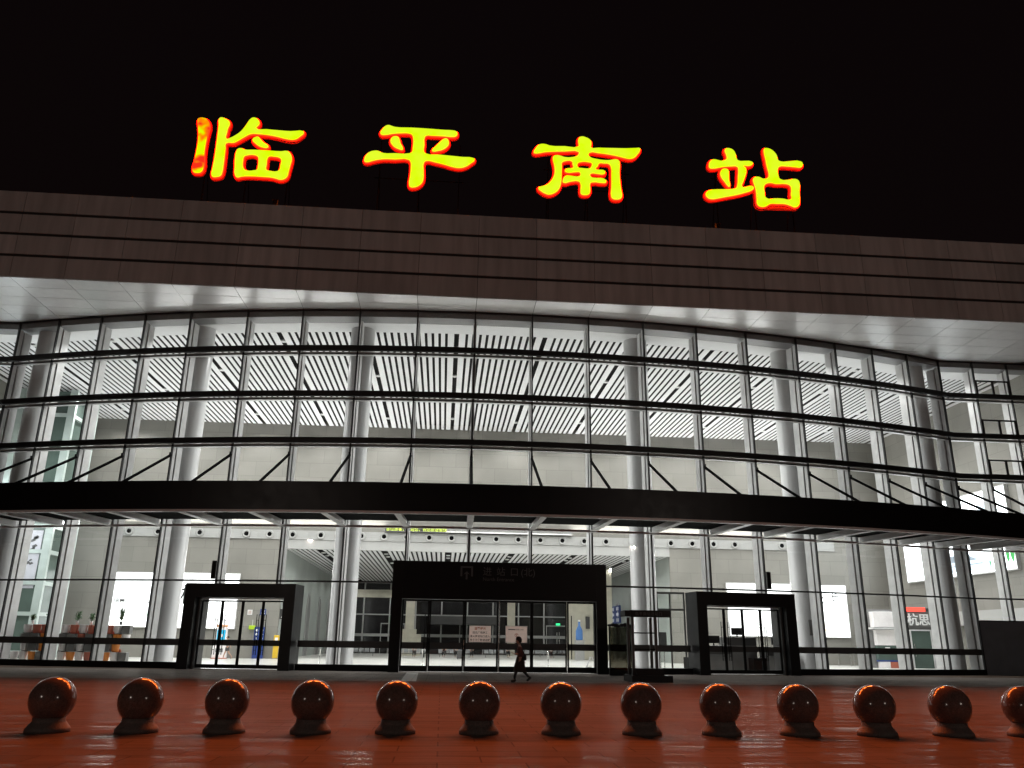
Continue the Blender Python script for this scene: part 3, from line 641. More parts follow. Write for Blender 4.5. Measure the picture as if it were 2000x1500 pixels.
# columns
colb = MB().lathe([(0.80, 0), (0.80, 0.25), (0.75, 0.27), (0.75, 20.44)], n=40)
cc = None
for x, y in ((-5.72, 49.0), (11.9, 49.0), (-15.95, 50.0), (22.2, 50.0), (-26.3, 52.2), (32.6, 52.2)):
    if cc is None: cc = part(colb, 'round_column', 'columnm', loc=(x, y, 0.02))
    else: c = cc.copy(); COL.objects.link(c); c.location = (x, y, 0.02); c.parent = B
bx = MB().box(-0.12, 0.12, -0.04, 0.04, 0, 0.9); part(bx, 'notice_plate', 'greyp', loc=(22.1, 49.2, 2.2))

# waiting hall behind the opening
part(MB().box(OX0 - 0.3, OX0, BY + 0.31, 113, 0, OZ + 0.6), 'waiting_hall_wall', 'walls')
part(MB().box(OX1, OX1 + 0.3, BY + 0.31, 113, 0, OZ + 0.6), 'waiting_hall_wall', 'walls')
mb = MB(); x = OX0 + 0.1; i = 0
while x < OX1 - 0.3:
    if i % 13 != 6: mb.box(x, x + 0.27, BY + 0.32, 112.8, OZ, OZ + 0.014)
    x += 0.44; i += 1
part(mb, 'waiting_hall_slats', 'slat')
part(MB().box(OX0, OX1, BY + 0.31, 113, OZ + 0.4, OZ + 0.43), 'ceiling_void', 'plenum')
for i in range(6):
    for y in (77.0, 79.5, 86, 92, 98, 104, 110):
        downlight(OX0 + 0.1 + 0.44 * (6 + 13 * i) + 0.13, y, OZ - 0.02, 300)
# pointed arches on both side walls
def arch(xw, s, y0):
    mb = MB(); pts = []
    w_, h_, hs = 2.4, 6.3, 4.2
    for i in range(9): t = i / 8; pts.append((-w_ / 2 + w_ / 2 * t ** 1.6, hs + (h_ - hs) * math.sin(t * math.pi / 2)))
    L_ = [(-w_ / 2, 0.02)] + pts; Rr = [(-a, b) for a, b in L_[::-1][1:]]
    P_ = L_ + Rr; n = len(P_); q = 0.82
    inn = [(a * q, b * 0.96) for a, b in P_]
    X_ = xw + s * 0.08; X2 = xw
    vs = [(X_, y0 + a, b) for a, b in P_] + [(X_, y0 + a, b) for a, b in inn] + [(X2, y0 + a, b) for a, b in P_] + [(X2, y0 + a, b) for a, b in inn]
    fs = []
    for i in range(n - 1):
        fs += [(i, i + 1, n + i + 1, n + i), (i, 2 * n + i, 2 * n + i + 1, i + 1), (n + i, n + i + 1, 3 * n + i + 1, 3 * n + i)]
    mb.add(vs, fs); o = part(mb, 'pointed_arch', 'wallw')
    m2 = MB(); m2.add([(xw + s * 0.01, y0 + a, b) for a, b in inn], [tuple(range(n))]); part(m2, 'arch_recess', 'grey', o)
for y0 in (81, 89, 97, 105): arch(OX0, 1, y0); arch(OX1, -1, y0)
# far glazed wall towards the tracks
fw = MB()
for x in [OX0 + 0.1 + 3.44 * i for i in range(11)]: fw.box(x - 0.09, x + 0.09, 112.8, 112.95, 0.02, 9.2)
for z in (4.85, 2.35): fw.box(OX0, OX1, 112.79, 112.9, z, z + 0.16)
fw.box(OX0, OX1, 112.78, 112.9, 2.15, 2.349)
part(fw, 'far_glazing_frame', 'wallw')
part(MB().box(OX0, OX1, 112.98, 113.02, 0, 9.6), 'far_glazing', 'night')
part(MB().box(OX0, OX1, 112.7, 112.93, 7.1, 8.1), 'far_beam', 'cream')
for x in (-6.5, 3.9, 15.5):
    d = MB(); d.box(x - 1.6, x + 1.6, 112.7, 112.77, 3.72, 3.85)
    for q in (-1.6, 1.5): d.box(x + q, x + q + 0.1, 112.7, 112.77, 0.02, 3.719)
    fd = part(d, 'far_door', 'wallw'); part(MB().box(x - 0.28, x + 0.28, 112.55, 112.69, 3.87, 4.12), 'exit_lamp', 'greenlamp', fd)
    part(MB().box(x - 0.2, x - 0.12, 112.6, 112.68, 0.9, 3.0).box(x + 0.12, x + 0.2, 112.6, 112.68, 0.9, 3.0), 'pull_handle', 'steel', fd)
for x, y, w_ in ((-3.8, 100, 0.5), (8.55, 105, 0.45)):
    part(MB().box(x - w_, x + w_, y - w_, y + w_, 0.02, OZ), 'square_column', 'cream')
# gatehouse of dark glass in the middle of the far wall
gh = MB(); gh.box(-1.8, 7.2, 109.5, 112.6, 3.75, 4.75); part(gh, 'gatehouse_lintel', 'dgrey')

# ------------------------------------------------------------------ entrance canopy
C_ = thing('entrance_canopy', 'long black curved canopy hung across the glass front above the doors', 'canopy')
part(arc_band(MB(), 5.8, 5.62, 7.72, 9.15, -41, 41), 'canopy_fascia', 'black', C_)
part(arc_band(MB(), 5.615, 0.15, 8.9, 9.0, -41, 41), 'canopy_deck', 'void', C_)
part(arc_band(MB(), 5.5, 0.25, 8.02, 8.06, -41, 41), 'canopy_underside', 'void', C_)
part(arc_band(MB(), 5.78, 5.56, 7.60, 7.715, -41, 41), 'canopy_edge_trim', 'rafter', C_)
part(arc_band(MB(), 0.30, 0.14, 7.62, 7.74, -41, 41), 'wall_rail', 'rafter', C_)
for d in DX:
    x, y = gp(d); th = math.asin(d / RAD) if abs(d) <= XE + .01 else 0
    T = Matrix.Rotation(th, 4, 'Z'); T.translation = (x, y, 0)
    f = lambda v: tuple(T @ Vector(v))
    mb = MB().box(-0.17, 0.17, -5.55, -0.31, 7.66, 7.70, f); mb.box(-0.03, 0.03, -5.55, -0.31, 7.701, 8.015, f)
    part(mb, 'rafter', 'rafter', C_)
    if abs(d) > 39: continue
    a = f((0, -0.12, 11.78)); b = f((0, -5.0, 9.02))
    rod = part(MB().tube(a, b, 0.08, n=10), 'tie_rod', 'void', C_)
    part(MB().box(-0.05, 0.05, -0.22, -0.115, 11.66, 11.94, f), 'rod_bracket', 'blackm', rod)

# ------------------------------------------------------------------ entrance portals
def handle_pair(par, x, y):
    for dx in (0,):
        mb = MB().tube((x, y - 0.10, 0.75), (x, y - 0.10, 3.0), 0.028, n=10)
        for z in (1.0, 2.72): mb.tube((x, y - 0.10, z), (x, y, z), 0.018, n=8)
        mb.build('door_handle', M['blackm'], par)
mp = thing('entrance_portal', 'large black box portal with the unlit entrance sign over glass doors', 'entrance portal', (X0, 45.4, 0))
part(MB().box(-5.86, -5.30, 0, 1.2, 0.004, 5.76), 'jamb', 'black', mp)
part(MB().box(5.30, 5.86, 0, 1.2, 0.004, 5.76), 'jamb', 'black', mp)
part(MB().box(-5.299, 5.299, 0.003, 1.2, 3.76, 5.757), 'header', 'black', mp)
xs = [-5.29, -3.80, -1.90, -0.06, 1.77, 3.70, 5.29]
for i, (a, b) in enumerate(zip(xs, xs[1:])):
    y = 0.30 if i in (0, 5) else (0.36 if i in (2, 3) else 0.42)
    fr = MB().box(a + 0.004, a + 0.09, y, y + 0.08, 0.05, 3.75).box(b - 0.09, b - 0.004, y, y + 0.08, 0.05, 3.75)
    fr.box(a + 0.091, b - 0.091, y, y + 0.08, 3.64, 3.75).box(a + 0.091, b - 0.091, y, y + 0.08, 0.05, 0.34)
    dl = part(fr, 'door_leaf' if i in (2, 3) else 'side_light', 'blackm', mp)
    part(MB().quad((a + 0.09, y + 0.04, 0.34), (b - 0.09, y + 0.04, 0.34), (b - 0.09, y + 0.04, 3.64), (a + 0.09, y + 0.04, 3.64)), 'pane', 'glassd', dl)
    part(MB().box(a + 0.091, b - 0.091, y + 0.025, y + 0.035, 1.19, 1.52), 'safety_band', 'band', dl)
    if i == 0: handle_pair(dl, b - 0.22, y)
    if i == 5: handle_pair(dl, a + 0.22, y)
part(MB().tube((-0.02, 0.28, 0.06), (-0.02, 0.28, 3.72), 0.035, n=10), 'centre_post', 'steel', mp)
part(MB().box(-2.0, 3.7, 0.2, 0.7, 0.004, 0.03), 'threshold', 'steel', mp)
part(MB().box(3.9, 5.0, 0.2, 0.6, 0.005, 0.031), 'threshold', 'steel', mp)
# unlit entrance sign
ic = MB().box(-2.20, -2.10, -0.02, -0.003, 4.98, 5.52).box(-1.62, -1.52, -0.02, -0.003, 4.98, 5.52).box(-2.099, -1.621, -0.02, -0.003, 5.43, 5.52)
ic.add([(-1.86 + a, y, 4.82 + b) for y in (-0.02, -0.003) for a, b in ((-0.17, 0.26), (0, 0.44), (0.17, 0.26), (0.05, 0.30), (0.05, 0), (-0.05, 0), (-0.05, 0.30))],
       [tuple(range(7)), tuple(range(7, 14))] + [(i, (i + 1) % 7, 7 + (i + 1) % 7, 7 + i) for i in range(7)])
part(ic, 'entrance_symbol', 'dimtext', mp)
for s_, x in (('进', -0.98), ('站', -0.24), ('口', 0.50), ('(北)', 1.10)):
    text('sign_lettering', s_, 0.50, M['dimtext'], mp, (x, -0.006, 5.08))
text('sign_lettering', 'North Entrance', 0.27, M['dimtext'], mp, (-0.98, -0.006, 4.76))

def side_portal(dxc, label, screen_left):
    th = math.asin(dxc / RAD)
    x, y = gp(dxc, 0.95)
    p = thing('entrance_portal', label, 'entrance portal', (x, y, 0), th, 'side door portals')
    part(MB().box(-3.05, -2.45, 0, 1.5, 0.004, 4.44), 'jamb', 'black', p); part(MB().box(2.45, 3.05, 0, 1.5, 0.004, 4.44), 'jamb', 'black', p)
    part(MB().box(-2.449, 2.449, 0.003, 1.5, 3.70, 4.437), 'header', 'black', p)
    part(MB().box(-2.449, -2.30, 0.45, 1.5, 0.005, 3.699), 'inner_jamb', 'dgrey', p); part(MB().box(2.30, 2.449, 0.45, 1.5, 0.005, 3.699), 'inner_jamb', 'dgrey', p)
    xs = [-2.29, -1.14, 0.0, 1.14, 2.29]
    for i, (a, b) in enumerate(zip(xs, xs[1:])):
        y0 = 0.62
        fr = MB().box(a + 0.004, a + 0.07, y0, y0 + 0.08, 0.06, 3.58).box(b - 0.07, b - 0.004, y0, y0 + 0.08, 0.06, 3.58)
        fr.box(a + 0.071, b - 0.071, y0, y0 + 0.08, 3.50, 3.58).box(a + 0.071, b - 0.071, y0, y0 + 0.08, 0.06, 0.26)
        dl = part(fr, 'door_leaf', 'blackm', p)
        part(MB().quad((a + 0.07, y0 + 0.04, 0.26), (b - 0.07, y0 + 0.04, 0.26), (b - 0.07, y0 + 0.04, 3.50), (a + 0.07, y0 + 0.04, 3.50)), 'pane', 'glassd', dl)
        part(MB().box(a + 0.071, b - 0.071, y0 + 0.025, y0 + 0.035, 1.22, 1.52), 'safety_band', 'band', dl)
        hx = b - 0.2 if i % 2 == 0 else a + 0.2
        mb = MB()
        for e in (-0.06, 0.06):
            mb.tube((hx + e, y0 - 0.08, 0.75), (hx + e, y0 - 0.08, 2.85), 0.022, n=8)
        for z in (1.0, 2.55): mb.tube((hx - 0.06, y0 - 0.08, z), (hx + 0.06, y0 - 0.08, z), 0.015, n=8).tube((hx, y0 - 0.08, z), (hx, y0, z), 0.015, n=8)
        mb.build('door_handle', M['blackm'], dl)
    part(MB().box(-2.29, 2.29, 0.55, 0.9, 0.004, 0.035), 'threshold', 'steel', p)
    part(MB().box(-2.29, 2.29, 0.60, 0.70, 3.64, 3.69), 'head_trim', 'rafter', p)
    return p
side_portal(-13.93, 'black box portal with four glass doors left of the main entrance', True)
side_portal(13.93, 'black box portal with four glass doors right of the main entrance', False)
# small loudspeakers on the mullions
for i, (d, l) in enumerate(((-15.70, 'small black wall loudspeaker on the glass front above the left doors'), (15.70, 'small black wall loudspeaker on the glass front above the right doors'))):
    x, y = gp(d, 0.15)
    s = thing('wall_speaker', l, 'loudspeaker', (x - 0.12 if d < 0 else x + 0.12, y, 4.72), 0, 'wall loudspeakers')
    part(MB().box(-0.13, 0.13, -0.16, 0.0, 0.0, 1.0), 'cabinet', 'dgrey', s, bevel=0.02); part(MB().box(-0.10, 0.10, -0.175, -0.162, 0.05, 0.95), 'grille', 'blackm', s)

# ------------------------------------------------------------------ rooftop sign characters
NAMES = {'临': ('leftmost glowing rooftop character 临 with a partly failed reddish first stroke', 'patchy'),
         '平': ('glowing yellow-green rooftop character 平, second from the left', ''),
         '南': ('glowing yellow-green rooftop character 南, third from the left', ''),
         '站': ('rightmost glowing rooftop character 站', '')}
LY = 46.6
def letter_curve(contours, off, ext):
    cu = bpy.data.curves.new('stroke', 'CURVE'); cu.dimensions = '2D'; cu.fill_mode = 'BOTH'; cu.extrude = ext; cu.resolution_u = 3; cu.offset = off
    for c in contours:
        s = cu.splines.new('BEZIER'); s.bezier_points.add(len(c) - 1); s.use_cyclic_u = True
        for p, (a, b) in zip(s.bezier_points, c):
            p.co = (a, b, 0); p.handle_left_type = p.handle_right_type = 'AUTO'
    return cu
for ch, (cx, z0, cs) in LETTERS.items():
    t = thing('sign_character', NAMES[ch][0], 'sign character', (cx, LY, z0), 0, 'rooftop station name')
    A = [c for k, c in cs if k == 'A']; Bc = [c for k, c in cs if k == 'B']
    rot = (R(90), 0, 0)
    for cc_, mm in ((A, 'litp'), (Bc, 'lit')):
        if cc_: curve_mesh('lit_face', letter_curve(cc_, 0, 0.03), M[mm], t, (0, -0.16, 0), rot)
    curve_mesh('halo_rim', letter_curve(A + Bc, 0.05, 0.035), M['rim'], t, (0, -0.06, 0), rot)
    curve_mesh('letter_body_halo', letter_curve(A + Bc, 0.12, 0.08), M['halobody'], t, (0, 0.08, 0), rot)
    fr = MB()
    for x in (-2.6, 0, 2.6):
        fr.box(x - 0.03, x + 0.03, 0.22, 0.28, 26.2 - z0, 3.6); fr.tube((x, 0.3, 2.0), (x, 2.2, 26.2 - z0), 0.03, n=6)
    for z in (0.8, 2.2): fr.box(-2.9, 2.9, 0.285, 0.33, z, z + 0.05)
    fr.build('support_frame', M['framek'], t)
    pts_ = [c for k, c in cs for c in c]
    for k in range(3):
        L = bpy.data.lights.new('letter_lamp', 'SPOT'); L.spot_size = R(172); L.spot_blend = 0.15; L.energy = LETTER_W; L.shadow_soft_size = 0.8; L.color = (1, 0.165, 0.024)
        o = bpy.data.objects.new('letter_lamp', L); COL.objects.link(o); o.location = (-2.4 + 2.4 * k, -0.46, (0.7, 2.1, -0.4)[k]); o.rotation_euler = (R(-75), 0, 0); o.parent = t
for i, (x, l) in enumerate(((-10.97, 'short stub post on the roof edge below the leftmost sign character'), (16.3, 'short stub post on the roof edge below the rightmost sign character'))):
    s = tag(MB().box(-0.12, 0.12, -0.1, 0.1, 0, 0.42).box(-0.16, 0.16, -0.14, 0.14, 0.42, 0.46).build('stub_post', M['void'], None, (x, 44.25, 26.33)), l, 'post', 'stub posts on the roof edge')

# ------------------------------------------------------------------ stone ball bollards
BL = ['ball bollard at the far left end of the row', 'second ball bollard from the left end', 'third ball bollard from the left, before the left portal',
      'fourth ball bollard from the left, right of the left door portal', 'fifth ball bollard from the left, before the main portal',
      'sixth ball bollard from the left, left of the walking pedestrian', 'seventh ball bollard from the left, right of the walking pedestrian',
      'eighth ball bollard from the left, just below the black sign frame', 'ninth ball bollard from the left, before the right portal',
      'tenth ball bollard from the left, fourth from the right end', 'eleventh ball bollard from the left, third from the right end',
      'twelfth ball bollard from the left, second from the right end', 'ball bollard at the far right, cut by the picture edge']
pr = None
for i in range(13):
    loc = (-6.66 + 1.476 * i, 15.60 + 0.004 * i, 0)
    if pr is None:
        pr = thing('ball_bollard', 'polished dark red granite ' + BL[0], 'bollard', loc, 0, 'stone ball bollards in a row')
        MB().lathe([(0.001, 0.0), (0.355, 0.0), (0.355, 0.055), (0.34, 0.08), (0.315, 0.11), (0.28, 0.15), (0.26, 0.18), (0.26, 0.235), (0.001, 0.236)], n=36).build('pedestal', M['pedestal'], pr)
        b = MB().ball((0, 0, 0), 0.375, 0.375, 0.375, 56, 36).build('ball', M['ball'], pr, (0, 0, 0.515))
        c = pr
    else:
        c = copy_tree(pr); c.location = loc
        c['label'] = 'polished dark red granite ' + BL[i]
        for ch in c.children: ch.rotation_euler = (0, 0, random.random() * 6)

# ------------------------------------------------------------------ sign frame in front of the glass
p = thing('sign_gantry', 'black two-post sign frame on stepped blocks beside the main portal', 'sign gantry', (9.0, 37.0, 0))
MB().box(-0.75, 1.05, -0.40, 1.3, 0.004, 0.27).build('base_step', M['black'], p)
MB().box(-0.52, 0.72, -0.2, 1.1, 0.271, 0.56).build('base_block', M['black'], p)
for x in (-0.62, 0.42):
    for y in (0.0, 0.9):
        MB().box(x, x + 0.11, y, y + 0.11, 0.561 if x > 0 else 0.271, 2.72).build('post', M['dgrey'], p)
MB().box(-0.66, 1.15, -0.03, 0.14, 2.721, 3.02).build('top_beam', M['black'], p)
MB().box(-0.9, -0.661, 0.0, 1.05, 2.75, 3.0).build('side_beam', M['black'], p)
for z in (2.02, 1.33): MB().box(-0.509, 0.419, 0.02, 0.08, z, z + 0.05).build('crossbar', M['blackm'], p)
text('beam_lettering', '临平南站进站口', 0.17, M['dimtext'], p, (-0.45, -0.036, 2.80), space=1.1)
# dark standing screen with a cloth over it
p = thing('standing_screen', 'dark translucent standing screen with a rolled dark cloth on top, right of the main portal', 'screen', (9.30, 43.9, 0))
MB().box(-0.52, 0.62, 0, 0.04, 0.25, 2.42).build('screen_panel', M['smoke'], p)
MB().box(-0.58, -0.52, -0.03, 0.07, 0.004, 2.45).box(0.62, 0.68, -0.03, 0.07, 0.004, 2.45).box(-0.519, 0.619, -0.02, 0.06, 0.004, 0.249).build('screen_frame', M['blackm'], p)
mb = MB()
for i in range(8): mb.ball((-0.5 + i * 0.16, 0.02, 2.50 + 0.025 * math.sin(i * 1.7)), 0.14, 0.11, 0.07 + 0.02 * (i % 3), 12, 8)
mb.build('rolled_cloth', M['trouser'], p)

# ------------------------------------------------------------------ planter racks behind the left glass
def rack(name, label, loc, cols, layout, plants):
    r_ = thing('planter_rack', label, 'planter rack', loc, 0, 'racks of coloured planters')
    S = 0.50
    fr = MB()
    for (cx, rz_, kind) in layout:
        x = cx * S; z = rz_ * S
        if kind == 'g': MB().box(x - S / 2 + 0.01, x + S / 2 - 0.01, -0.25, 0.25, z + 0.012, z + S - 0.012).build('grey_cube', M['greyp'], r_, bevel=0.015)
        else:
            m_ = {'w': 'whitep', 'o': 'orange', 't': 'terra'}[kind]
            MB().lathe([(0.001, 0.02), (0.17, 0.02), (0.20, 0.06), (0.235, 0.46), (0.24, 0.48), (0.215, 0.48), (0.205, 0.40), (0.001, 0.40)], (x, 0, z), 24).build('planter_pot', M[m_], r_)
            if rz_ > 0: MB().add([(x - S / 2, -0.20, z - 0.002), (x + S / 2, -0.20, z - 0.002), (x + S / 2, 0.22, z - 0.002), (x - S / 2, 0.22, z - 0.002)], [(0, 1, 2, 3)]).box(x - S / 2, x + S / 2, 0.22, 0.26, z - 0.02, z + 0.16).build('pot_shelf', M['terra'] if kind in 'ot' else M['greyp'], r_)
    return r_
L0 = 0.25
rack('a', 'leftmost rack of white, orange and grey planters behind the glass', (-24.1, 51.6, L0), 4,
     [(-1, 0, 'w'), (0, 0, 'w'), (1, 0, 'o'), (2, 0, 'g'), (0, 1, 'w'), (1, 1, 'g'), (2, 1, 'o'), (1, 2, 'g'), (2, 2, 'o'), (0, 3, 'w'), (1, 3, 't'), (2, 3, 't'), (0, 2, 'g')], [])
rack('b', 'middle rack of white, orange and grey planters behind the glass', (-21.9, 51.4, L0), 4,
     [(0, 0, 'w'), (1, 0, 'o'), (2, 0, 'w'), (3, 0, 't'), (0, 1, 'w'), (1, 1, 'g'), (2, 1, 'w'), (3, 1, 'g'), (0, 3, 'w'), (1, 3, 't'), (2, 3, 'w'), (3, 3, 't'), (1, 2, 'g'), (0, 2, 'g'), (2, 2, 't'), (3, 2, 'g')], [])
rack('c', 'rightmost rack of planters with a dark grey top corner behind the glass', (-19.85, 51.2, L0), 4,
     [(0, 0, 'w'), (1, 0, 'o'), (2, 0, 'w'), (3, 0, 'g'), (0, 1, 'w'), (1, 1, 'g'), (2, 1, 'o'), (0, 2, 'g'), (1, 2, 'g'), (2, 2, 'o'), (3, 2, 'w'), (0, 3, 'w'), (1, 3, 't'), (2, 3, 'w'), (3, 3, 'g')], [])
def leaves(seed, n, rad, h, droop=0.3):
    rnd = random.Random(seed); mb = MB()
    for i in range(n):
        a = rnd.uniform(0, 6.28); l = rnd.uniform(0.5, 1) * rad; z = rnd.uniform(0.3, 1.0) * h
        c, s = math.cos(a), math.sin(a); w_ = rnd.uniform(0.035, 0.07)
        p0 = Vector((0, 0, z * 0.4)); p1 = Vector((c * l * 0.6, s * l * 0.6, z)); p2 = Vector((c * l, s * l, z - droop * l))
        sd = Vector((-s, c, 0)) * w_
        mb.add([p0, p1 + sd, p2, p1 - sd], [(0, 1, 2, 3)]); mb.tube(p0, p1, 0.006, n=4, caps=False)
    return mb
for i, (x, y, z, h, l) in enumerate(((-23.9, 51.6, 2.26, 0.45, 'small potted plant on the leftmost planter rack, in a white pot'), (-23.0, 51.5, 2.26, 0.62, 'dark leafy potted plant at the right end of the leftmost planter rack'),
                                  (-21.3, 51.4, 2.26, 0.62, 'leafy potted plant leaning left on the middle planter rack'), (-20.5, 51.4, 2.26, 0.55, 'sparse potted plant at the right end of the middle planter rack'),
                                  (-18.75, 51.2, 2.26, 0.85, 'tall dark potted plant in front of the left light box'))):
    t = thing('potted_plant', l, 'plant', (x, y, z), 0, 'plants on the planter racks')
    MB().lathe([(0.001, 0), (0.06, 0), (0.085, 0.2), (0.07, 0.2), (0.001, 0.17)], n=16).build('pot', M['whitep'] if i != 4 else M['inkk'], t)
    o = leaves(i + 3, 34, 0.28 + 0.04 * (i == 2), h).build('foliage', M['leaf'], t, (0, 0, 0.12))

# ------------------------------------------------------------------ glazed lift shaft, left
t = thing('lift_shaft', 'tall green-tinted glass lift shaft with pale frame at the left end of the hall', 'lift shaft', (-31.6, 66.5, 0))
mb = MB()
for x, y in ((-2.2, -2), (1.75, -2), (1.75, 2), (-2.2, 2)): mb.box(x - 0.28, x + 0.28, y - 0.15, y + 0.15, 0.02, 20.3)
zs = (0.3, 3.0, 5.2, 7.5, 9.4, 12.6, 15.8, 18.1)
for z in zs: mb.box(-1.91, 1.46, -2.13, -1.9, z, z + 0.28); mb.box(1.6, 1.9, -1.84, 1.84, z, z + 0.28)
mb.build('shaft_frame', M['shaftf'], t)
MB().box(-1.9, 1.46, -1.98, -1.95, 0.05, 20.2).build('front_pane', M['shaftg'], t); MB().box(1.66, 1.69, -1.84, 1.84, 0.05, 20.2).build('side_pane', M['shaftg'], t)
MB().box(-0.3, 1.3, -2.02, -1.99, 4.95, 9.2).build('poster', M['adpale2'], t)
mb = MB(); rnd = random.Random(4)
for i in range(16):
    x, z, s = 0.15 + rnd.random() * 0.7, 6.4 + rnd.random() * 2.6, 0.06 + rnd.random() * 0.10
    mb.add([(x, -2.03, z), (x + s * 2, -2.03, z + s), (x + s, -2.03, z + s * 2.0), (x - s, -2.03, z + s)], [(0, 1, 2, 3)])
mb.build('poster_print', M['dgrey'], t)

# ------------------------------------------------------------------ backlit advertising boxes
def lightbox(label, x0, x1, z0, z1, loc_y=BY - 0.02, extras=None):
    t = thing('light_box', label, 'light box', ((x0 + x1) / 2, loc_y, z0), 0, 'backlit advertising boxes')
    w_ = (x1 - x0) / 2; h = z1 - z0
    fr = MB().box(-w_ - 0.06, w_ + 0.06, -0.2, 0, -0.06, -0.001).box(-w_ - 0.06, w_ + 0.06, -0.2, 0, h + 0.001, h + 0.06).box(-w_ - 0.06, -w_ - 0.001, -0.2, 0, 0, h).box(w_ + 0.001, w_ + 0.06, -0.2, 0, 0, h)
    fr.build('box_frame', M['alu'], t); MB().box(-w_, w_, -0.17, -0.01, 0, h).build('lit_panel', M['lightbox'], t)
    return t
def blobs(seed, n, x0, x1, z0, z1, s0, s1, y, el=1.0):
    rnd = random.Random(seed); mb = MB()
    for i in range(n):
        cx, cz, s, a0 = rnd.uniform(x0, x1), rnd.uniform(z0, z1), rnd.uniform(s0, s1), rnd.random() * 6
        k = 7; mb.add([(cx + math.cos(a0 + 6.283 * j / k) * s * rnd.uniform(0.7, 1.2) * el, y, cz + math.sin(a0 + 6.283 * j / k) * s * rnd.uniform(0.5, 1.1)) for j in range(k)], [tuple(range(k))])
    return mb
t = lightbox('white light box with small SRMG lettering at the far left of the back wall', -28.1, -23.6, 2.45, 6.88)
text('print_lettering', 'SRMG', 0.5, M['inkk'], t, (-2.0, -0.176, 1.95), bold=0.012); blobs(2, 9, 0.9, 1.9, 1.8, 2.6, 0.04, 0.10, -0.176, 1.6).build('print_branch', M['grey'], t)
MB().add([(0.9, -0.176, 1.0), (1.2, -0.176, 1.25), (1.6, -0.176, 1.05), (1.3, -0.176, 0.8), (1.0, -0.176, 0.8)], [(0, 1, 2, 3, 4)]).build('print_leaf', M['adgreen'], t)
mb = MB(); mb.tube((0.1, -0.178, 1.2), (0.8, -0.178, 1.3), 0.03, 0.01, 5).tube((0.6, -0.178, 0.95), (1.0, -0.178, 1.28), 0.01, 0.03, 5); mb.build('print_twig', M['grey'], t)
t = lightbox('white light box with a black brushed character behind the left doors', -22.5, -17.6, 2.42, 6.92)
text('print_lettering', '杨', 1.7, M['inkk'], t, (-2.35, -0.176, 2.1), bold=0.02)
t = lightbox('white light box with palms and terracotta houses behind the right doors', 25.5, 32.6, 2.42, 6.95)
blobs(11, 26, 1.0, 2.2, 0.25, 1.1, 0.12, 0.3, -0.176).build('print_foliage', M['adlime'], t)
mb = MB(); rnd = random.Random(5)
for i in range(16):
    a = R(10 + 160 * i / 15); l = rnd.uniform(0.6, 1.0); c = Vector((1.45, -0.178, 1.05)); e = c + Vector((math.cos(a) * l, 0, math.sin(a) * l * 0.8)); mb.add([c, c + Vector((math.cos(a + .2) * l * .55, 0, math.sin(a + .2) * l * .6)), e, c + Vector((math.cos(a - .2) * l * .55, 0, math.sin(a - .2) * l * .5))], [(0, 1, 2, 3)])
mb.build('print_palm', M['adgreen'], t)
MB().box(2.5, 3.5, -0.178, -0.172, 0.9, 2.0).add([(2.4, -0.178, 2.0), (3.54, -0.178, 2.0), (3.3, -0.178, 2.35), (2.7, -0.178, 2.3)], [(0, 1, 2, 3)]).build('print_house', M['adbrown'], t)
t = lightbox('white light box with two brushed characters left of the shop', 33.1, 36.6, 2.42, 6.9)
text('print_lettering', '长', 0.95, M['inkk'], t, (0.2, -0.176, 3.15)); text('print_lettering', '长', 1.1, M['inkk'], t, (-1.45, -0.176, 2.95), bold=0.01)
blobs(8, 26, -0.9, 0.8, 0.15, 1.7, 0.03, 0.10, -0.176).build('print_blossom', M['adyellow'], t)
# advert with the car on the right side wall
t = thing('wall_billboard', 'large white backlit billboard with a pale car and small trees on the right side wall', 'billboard', (BX1 - 0.02, 63.0, 7.1))
MB().box(-0.25, 0, -7.1, 7.1, 0, 5.95).build('lit_panel', M['billb'], t)
MB().box(-0.27, 0, -7.2, -7.101, -0.1, 6.05).box(-0.27, 0, 7.101, 7.2, -0.1, 6.05).box(-0.27, 0, -7.1, 7.1, -0.1, -0.001).box(-0.27, 0, -7.1, 7.1, 5.951, 6.05).build('box_frame', M['alu'], t)
X_ = -0.256
MB().add([(X_, y, z) for y, z in ((3.4, .25), (3.5, .85), (2.0, 1.0), (0.6, 1.6), (-1.6, 1.6), (-3.2, 1.0), (-4.4, .75), (-4.5, .25))], [tuple(range(8))]).build('print_car_body', M['adpale'], t)
MB().add([(X_ - .004, y, z) for y, z in ((1.7, 1.02), (0.6, 1.5), (-0.4, 1.5), (-0.4, 1.02))], [(0, 1, 2, 3)]).add([(X_ - .004, y, z) for y, z in ((-0.55, 1.02), (-0.55, 1.5), (-1.5, 1.5), (-2.8, 1.02))], [(0, 1, 2, 3)]).box(X_ - .006, X_ - .004, -3.4, 3.2, .68, .74).build('print_car_window', M['adgrey'], t)
mb = MB()
for yy, s in ((-4.3, .30), (-4.8, .36), (-5.3, .30), (-6.35, .8), (-6.85, .95)):
    mb.add([(X_, yy + math.cos(a / 10 * 6.283) * s * .28, .35 + s * 1.1 + math.sin(a / 10 * 6.283) * s) for a in range(10)], [tuple(range(10))]); mb.box(X_ - .002, X_, yy - .02, yy + .02, .2, .4 + s * .2)
mb.build('print_tree', M['adgreen'], t)
MB().add([(X_, y, z) for y, z in ((1.6, 3.6), (1.3, 3.3), (0.9, 2.6), (0.3, 2.9), (0.1, 3.5))], [(0, 1, 2, 3, 4)]).build('print_red_shape', M['adred'], t)
MB().box(X_ - .002, X_, -5.5, -3.8, 3.6, 5.2).build('print_sky_panel', M['adpale'], t)

